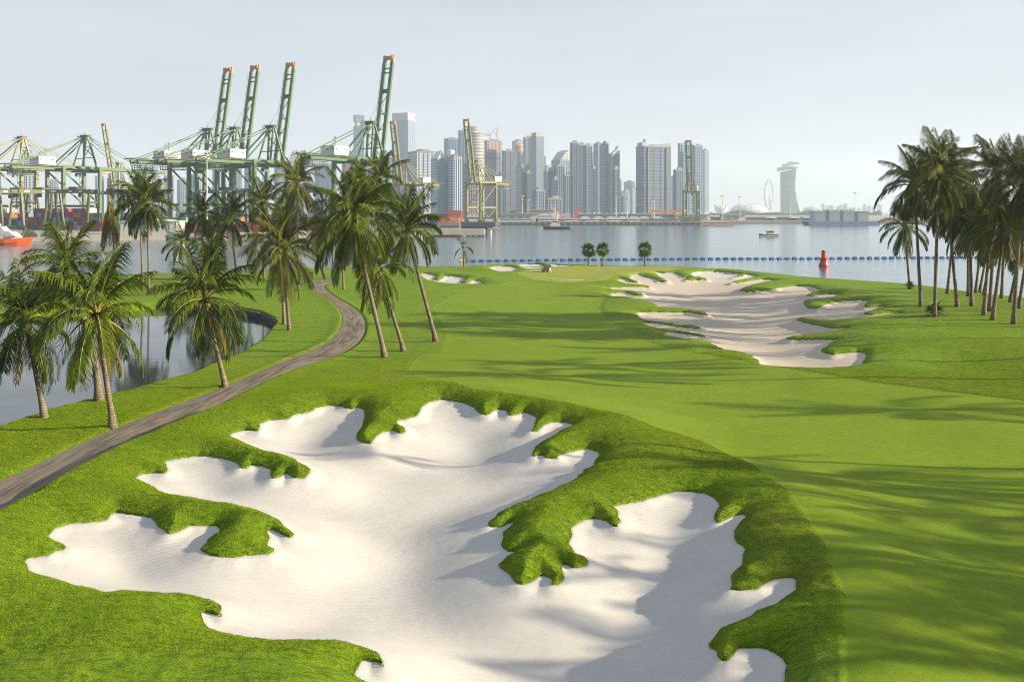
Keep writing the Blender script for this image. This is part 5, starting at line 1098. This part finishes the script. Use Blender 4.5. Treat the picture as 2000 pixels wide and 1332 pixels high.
for k in range(9): MB().box((-L / 2 + 12 + k * 6, 2, 15.6), (2.2, 3, 1.6)).build('roof_unit', M_WHITE, root)
# tug
d = 777; root = empty('tug_boat', (at(1087, 448, d).x, d, 0), R(180)); tag(root, 'tug boat with black hull and white wheelhouse', 'boat')
hull(21, 7, 2.1, .25, .35).build('hull', paint((.02, .022, .025), .6, .2), root); MB().box((1.0, 0, 3.3), (7.5, 5, 2.4)).build('deck_house', M_WHITE, root)
wh = MB().box((1.8, 0, 5.5), (3.6, 3.6, 2.0)).build('wheelhouse', M_WHITE, root); MB().box((1.8, 0, 5.8), (3.7, 3.7, .8)).build('window_band', M_GLASSD, wh)
MB().tube([(1.2, 0, 6.5), (1.2, 0, 11)], .15, 6).build('mast', M_WHITE, root); MB().box((-2.0, 0, 5.2), (1.3, 2.6, 2.2)).build('funnel', paint((.5, .2, .05), .5), root)
for k in range(9): MB().tube([(-8 + 2 * k, -3.55, 1.2), (-8 + 2 * k, -3.75, 1.2)], .55, 10).build('tyre_fender', M_DARK, root)
# small launch
d = 548; root = empty('harbour_launch', (at(1501, 462, d).x, d, 0), R(180)); tag(root, 'small working launch with cream cabin under way', 'boat')
hull(10.5, 3.4, 1.25, .28, .45).build('hull', paint((.06, .06, .06), .6, .3), root); MB().box((0, 0, .35), (9.6, 3.3, .5)).build('boot_stripe', M_WHITE, root)
cb = MB().box((-.9, 0, 2.2), (3.6, 2.6, 2.0)).build('cabin', paint((.55, .55, .38), .5), root); MB().box((-.9, 0, 2.6), (3.2, 2.66, .7)).build('window_band', M_GLASSD, cb); MB().box((-.9, 0, 3.3), (4.2, 3.0, .18)).build('roof', M_WHITE, cb)
for k in range(5): MB().tube([(-4 + 2 * k, -1.75, .9), (-4 + 2 * k, -1.9, .9)], .35, 10).build('tyre_fender', M_DARK, root)
MB().tube([(.2, 0, 3.4), (.2, 0, 4.9)], .06, 6).build('mast', M_WHITE, root)
# speedboat by the barge
d = 795; root = empty('speedboat', (at(965, 447.2, d).x, d - 12, 0), R(180)); tag(root, 'small white speedboat passing the dark barge', 'boat')
hull(10, 3, 1.1, .35, .4).build('hull', M_WHITE, root); MB().box((-.5, 0, 1.5), (3, 2.2, 1)).build('cabin', M_WHITE, root); MB().box((-.2, 0, 1.6), (2.4, 2.26, .5)).build('window_band', M_GLASSD, root)
# patrol ship, white over orange
d = 419; root = empty('patrol_ship', (at(0, 478, d).x - 3.5, d, 0)); tag(root, 'white patrol ship with bright orange hull and stepped bridge', 'ship')
hull(34, 7.4, 2.1, .3, .5).build('hull', paint((.62, .10, .012), .4, .15), root)
hw = hull(30, 7.3, 1.5, .3, .0); o = hw.build('white_topsides', M_WHITE, root, (-2.4, 0, 2.15))
MB().prism([(-14, 3.4), (11.5, 3.4), (8.6, 5.6), (-14, 5.6)], -3, 3).build('deck_house', M_WHITE, root); br = MB().prism([(-10, 5.6), (7.0, 5.6), (4.8, 7.7), (-10, 7.7)], -2.6, 2.6).build('bridge', M_WHITE, root)
for x in (-4.5, -1.5, 1.5, 4): MB().box((x, -2.63, 6.9), (1.9, .1, .7)).build('bridge_window', M_GLASSD, br)
for x in (-10, -6, -2, 2): MB().tube([(x, -3.0, 4.6), (x, -3.1, 4.6)], .3, 10).build('porthole', M_GLASSD, root)
MB().tube([(1, 0, 7.7), (.4, 0, 12.5)], [.3, .12], 8).build('mast', M_WHITE, root); MB().lathe([(.1, -.5), (.7, 0), (.1, .6)], 12, (3.5, 0, 8.3)).build('radar_dome', M_WHITE, root)
MB().box((6.2, 0, 4.2), (1.6, 1.2, .9)).build('deck_gun_cover', paint((.7, .2, .05), .5), root)
for s in (-1, 1):
    m = MB(); m.bar((-16, s * 3.3, 4.4), (12, s * 3.0, 4.4), .08)
    for k in range(15): m.bar((-16 + 2 * k, s * 3.2, 3.4), (-16 + 2 * k, s * 3.2, 4.4), .08)
    m.build('railing', M_WHITE, root)
# ferry and red gear at the far quay
d = 1030; root = empty('ferry', (at(1066, 430, d).x, d, 3.2)); tag(root, 'white ferry with dark lower hull lying at the far quay', 'ship')
hull(21, 8, 3.6, .15, .1).build('hull', paint((.03, .05, .09), .5), root); MB().box((-1, 0, 5.2), (17, 6.6, 3.4)).build('deck_house', M_WHITE, root); MB().box((-1, 0, 5.6), (16, 6.7, .8)).build('window_band', M_GLASSD, root); MB().box((-2, 0, 7.6), (9, 5, 1.6)).build('upper_deck', M_WHITE, root)
root = empty('red_loader', (at(1125, 429, 1060).x, 1060, 3.2)); tag(root, 'leaning red steel loading tower on the far quay', 'loader')
MB().bar((-1.5, 0, 0), (1.6, 0, 13.5), 3.0, 2.2).build('tower', paint((.55, .06, .07), .5), root); MB().box((-1, 0, .7), (6, 5, 1.4)).build('base', M_DARK, root); MB().bar((-1, -1.5, 6), (-7, -1.5, 3), .7).build('chute', paint((.55, .06, .07), .5), root)
for k, (px, h, c, lab) in enumerate([(1088, 9, (.6, .5, .46), 'pale deck crane on the red work ship'), (1100, 7, (.5, .10, .09), 'short red deck crane on the red work ship')]):
    root = empty('deck_crane', (at(px, 429, 1056).x, 1056, 3.2)); tag(root, lab, 'crane'); M_ = paint(c, .5)
    MB().tube([(0, 0, 0), (0, 0, h)], [1.2, .8], 10).build('pedestal', M_, root); MB().bar((0, 0, h), (-6, 0, h + 7), .9).build('jib', M_, root); MB().box((.5, 0, h), (3, 2.6, 2)).build('cab', M_WHITE, root)
root = empty('work_ship', (at(1095, 430, 1064).x, 1064, 3.2)); tag(root, 'red and white work ship crowded with gear behind the tug', 'ship')
hull(26, 8, 3.2, .15, .1).build('hull', paint((.40, .07, .06), .5, .4), root); MB().box((-5, 0, 5.5), (8, 6, 4.6)).build('deck_house', paint((.7, .62, .58), .6, .4), root); MB().box((-6, 0, 9), (4, 4, 2.4)).build('bridge', M_WHITE, root); MB().tube([(-6, 0, 10), (-6, 0, 19)], [.5, .2], 6).build('mast', M_WHITE, root)

# ------------------------------------------------------------------ buoy and float line
p = onz(1609, 521, 0); root = empty('channel_buoy', (p.x, p.y, 0)); tag(root, 'red channel buoy shaped like a skittle', 'buoy'); k = p.y / FPX
M_BUOY = paint((.42, .03, .035), .4, .3, 1.5)
MB().lathe([(9.2 * k, -4 * k), (9.8 * k, 2 * k), (9.2 * k, 5 * k), (6.8 * k, 11 * k), (6.6 * k, 14.5 * k)], 24).build('float_body', M_BUOY, root, smooth=True)
MB().lathe([(8.2 * k, 14.4 * k), (8.2 * k, 17.6 * k), (5.2 * k, 18.2 * k)], 24).build('collar', M_BUOY, root)
MB().lathe([(4.6 * k, 18.2 * k), (4.3 * k, 31 * k), (3.6 * k, 32 * k)], 20).build('top_drum', M_BUOY, root); MB().lathe([(1.0 * k, 32 * k), (1.0 * k, 34 * k), (.3 * k, 35 * k)], 10).build('lantern', paint((.6, .55, .5), .4), root)
for q in range(4): a = q * math.pi / 2 + .4; MB().bar((8 * k * math.cos(a), 8 * k * math.sin(a), 9 * k), (7.4 * k * math.cos(a), 7.4 * k * math.sin(a), 14 * k), .06).build('grab_rail', M_BUOY, root)
A0 = onz(908, 511.5, 0); A1 = onz(1875, 503.5, 0); nF = 66
M_FLB = paint((.015, .085, .27), .4, .25, 1.0); M_FLY = paint((.65, .36, .03), .4, .3, 1.0)
def float_mesh(mat): return MB().lathe([(.18, -.66), (.42, -.62), (.45, -.52), (.45, .52), (.42, .62), (.18, .66)], 14).mesh('float_drum', mat, False), MB().lathe([(.47, -.04), (.47, .04)], 14).mesh('band', mat), MB().tube([(0, 0, -.85), (0, 0, -.62)], .06, 6).mesh('shackle', M_DARK)
FB = float_mesh(M_FLB); FY = float_mesh(M_FLY)
dirn = (A1 - A0); ang = math.atan2(dirn.y, dirn.x)
def put_float(pt, F, label, grp, rn):
    o = empty('barrier_float', (pt.x, pt.y, .16 + rn.uniform(-.04, .04))); o.rotation_euler = (0, 0, ang + rn.uniform(-.12, .12)); tag(o, label, 'float', grp)
    for mesh, nm, zz in ((F[0], 'drum', 0), (F[1], 'band', -.3), (F[1], 'band', .3), (F[2], 'shackle', 0)):
        inst(nm, mesh, o, (zz, 0, 0), (0, math.pi / 2, 0))
rn = random.Random(4); pts = []
for k in range(nF + 12):
    u = k / (nF - 1); q = A0 + dirn * u + Vector((0, math.sin(u * 5) * 2.2, 0)); pts.append(q)
    if k: put_float(q, FB, 'blue drum float in the barrier line across the water', 'blue barrier floats', rn)
put_float(A0 - dirn / (nF - 1) * .35, FY, 'single yellow drum float ending the blue barrier line', None, rn)
o = MB().tube([(q.x, q.y, .12) for q in pts], .05, 4).build('float_rope', M_DARK); tag(o, 'thin rope linking the blue barrier floats', 'rope')

# ------------------------------------------------------------------ on the course
# flagstick
b = ground_pt(1169, 527); root = empty('flagstick', b); tag(root, 'golf flagstick with a white flag on the green', 'flag')
MB().tube([(0, 0, -.1), (0, 0, 2.3)], .03, 6).build('pole', paint((.5, .45, .35), .5), root); MB().prism([(0, 1.85), (.28, 1.65), (.12, 2.3), (0, 2.32)], -.015, .015).build('flag', M_WHITE, root)
# walking greens mower and greenkeeper
b = ground_pt(1067.5, 532); root = empty('greens_mower', b, R(8)); tag(root, 'dark red greens mower on the putting green', 'mower')
M_RD = paint((.16, .025, .02), .5, .4, 2)
MB().box((0, 0, .55), (.85, 1.0, .5)).build('body', M_RD, root); MB().box((-.1, 0, .98), (.5, .7, .36)).build('engine_cover', M_DARK, root); MB().tube([(-.55, -.55, .22), (-.55, .55, .22)], .22, 12).build('front_roller', M_DARK, root)
MB().box((-.62, 0, .45), (.3, 1.0, .42)).build('grass_box', M_RD, root)
for s in (-1, 1): MB().tube([(.25, s * .5, .26), (.25, s * .64, .26)], .26, 12).build('wheel', M_DARK, root); MB().tube([(.4, s * .28, .8), (.85, s * .28, 1.1)], .03, 6).build('handle', M_DARK, root)
def skinned(name, joints, edges, mat, parent):
    me = bpy.data.meshes.new(name); me.from_pydata([j[0] for j in joints], edges, []); o = bpy.data.objects.new(name, me); COL.objects.link(o); o.parent = parent
    sk = o.modifiers.new('skin', 'SKIN'); o.modifiers.new('sub', 'SUBSURF').levels = 1; o.modifiers['sub'].render_levels = 1
    for v, j in zip(me.skin_vertices[0].data, joints): v.radius = (j[1], j[1])
    me.skin_vertices[0].data[0].use_root = True; me.materials.append(mat); return o
b2 = ground_pt(1074, 533); root = empty('person', b2, R(8)); tag(root, 'person in dark shirt, cap and pale trousers walking behind the mower', 'person')
# one body: pelvis, spine, neck, head, arms reaching forward to the handles, legs mid-stride
J = [((0, 0, .95), .15), ((-.04, 0, 1.15), .14), ((-.08, 0, 1.38), .17), ((-.10, 0, 1.50), .07), ((-.12, 0, 1.60), .085), ((-.12, 0, 1.70), .09),
     ((-.08, .20, 1.40), .065), ((-.18, .25, 1.15), .05), ((-.38, .24, 1.08), .04), ((-.46, .23, 1.07), .04), ((-.08, -.20, 1.40), .065), ((-.18, -.25, 1.15), .05), ((-.38, -.24, 1.08), .04), ((-.46, -.23, 1.07), .04),
     ((-.02, .10, .88), .10), ((-.14, .11, .50), .075), ((-.12, .11, .10), .05), ((-.26, .11, .05), .045), ((.02, -.10, .88), .10), ((.08, -.11, .50), .075), ((.26, -.11, .12), .05), ((.14, -.11, .04), .045)]
E = [(0, 1), (1, 2), (2, 3), (3, 4), (4, 5), (2, 6), (6, 7), (7, 8), (8, 9), (2, 10), (10, 11), (11, 12), (12, 13), (0, 14), (14, 15), (15, 16), (16, 17), (0, 18), (18, 19), (19, 20), (20, 21)]
t = NT('worker_clothes'); z = t.n('ShaderNodeSeparateXYZ'); t.l(t.coord(), z.inputs[0]); zz = z.outputs[2]
c = t.mix(t.math('GREATER_THAN', zz, .98), (.62, .60, .55), (.02, .025, .03)); c = t.mix(t.math('GREATER_THAN', zz, 1.52), c, (.28, .16, .10)); c = t.mix(t.math('LESS_THAN', zz, .08), c, (.02, .02, .02)); t.col(c); t.set(.8)
skinned('body', J, E, t.m, root)
MB().lathe([(.115, 0), (.11, .07), (.05, .12)], 12, (-.12, 0, 1.71)).build('cap', M_DARK, root, smooth=True); MB().box((-.25, 0, 1.72), (.14, .16, .02)).build('cap_peak', M_DARK, root)
MB().box((-.205, 0, 1.655), (.02, .03, .04)).build('nose', paint((.28, .16, .10), .7), root)
# bins by the path top
for px, py, w, h, lab, c in [(608.5, 547, .62, 1.35, 'dark green box bin beside the path top', (.02, .04, .03)), (603, 547, .5, 1.0, 'smaller grey-green bin next to the dark green one', (.05, .08, .07))]:
    b = ground_pt(px, py); root = empty('litter_bin', b); tag(root, lab, 'bin'); MB().box((0, 0, h / 2), (w, w, h)).build('body', paint(c, .6), root); MB().box((0, 0, h + .04), (w * 1.12, w * 1.12, .08)).build('lid', M_DARK, root); MB().box((0, -w / 2 - .01, h * .82), (w * .6, .03, h * .12)).build('slot', M_DARK, root)
# paving slabs at the front of the green
for k in range(5):
    b = ground_pt(1084 + k * 13, 546.5 + .5 * min(k, 3)); o = MB().box((0, 0, .02), (1.15, .75, .09)).box((0, 0, .07), (1.05, .65, .02)).build('turf_board', paint((.42, .40, .30), .9, .3, 2), None, b + Vector((0, 0, .02)), R(5)); tag(o, 'pale flat board lying in a row at the front of the green', 'board', 'boards at the green')
# pond rim: dark stone wall and pale edging
wall_pts = resample(gpoly([(543, 634), (538, 621), (515, 609), (474, 602), (420, 597), (330, 592)]), 74); rw = empty('pond_wall', (0, 0, 0)); tag(rw, 'dark rough stone retaining wall round the pond end', 'wall'); rn = random.Random(8)
stone = []
for v in range(5):
    m = MB(); r2 = random.Random(v); pts = []
    m.lathe([(.1, -.5), (.42 * r2.uniform(.8, 1.1), -.34), (.52 * r2.uniform(.85, 1.1), .05), (.4 * r2.uniform(.8, 1.1), .38), (.08, .5)], 7); m.v = [(x * r2.uniform(.85, 1.15), y * r2.uniform(.85, 1.15), zq * r2.uniform(.9, 1.1)) for x, y, zq in m.v]
    stone.append(m.mesh('stone', paint((.045, .043, .042), .85, .5, 2.0)))
for i in range(74):
    q = wall_pts[i]; gz_ = float(zb(q[0], q[1]))
    for lv in range(4):
        inst('stone', stone[rn.randrange(5)], rw, (q[0] + rn.uniform(-.1, .1), q[1] - .1 + rn.uniform(-.08, .08), .95 + lv * max(.1, gz_ - 1.35) / 3), (rn.uniform(0, 6), rn.uniform(0, 6), rn.uniform(0, 6)), rn.uniform(.5, .72))
near = resample(gpoly(POND[1:14]), 150); m = MB()
for i in range(149):
    a, b = near[i], near[i + 1]; m.bar((a[0], a[1], 1.18 + .05 * math.sin(i * .9)), (b[0], b[1], 1.18 + .05 * math.sin(i * .9 + .9)), .22, .34)
o = m.build('pond_edging', paint((.26, .23, .18), .9, .6, 1.2)); tag(o, 'thin pale stone edging where the lawn meets the pond', 'edging')
# ------------------------------------------------------------------ haze
t = NT('haze'); t.t.nodes.remove(t.b)
vol = t.n('ShaderNodeVolumePrincipled'); vol.inputs['Color'].default_value = (.70, .84, 1, 1); vol.inputs['Density'].default_value = .00013; vol.inputs['Anisotropy'].default_value = .2
t.l(vol.outputs[0], t.o.inputs['Volume'])
hz = MB().box((0, 3470, 168), (13000, 7060, 344)).build('haze', t.m); tag(hz, 'pale morning haze over the harbour', 'haze', kind='stuff')
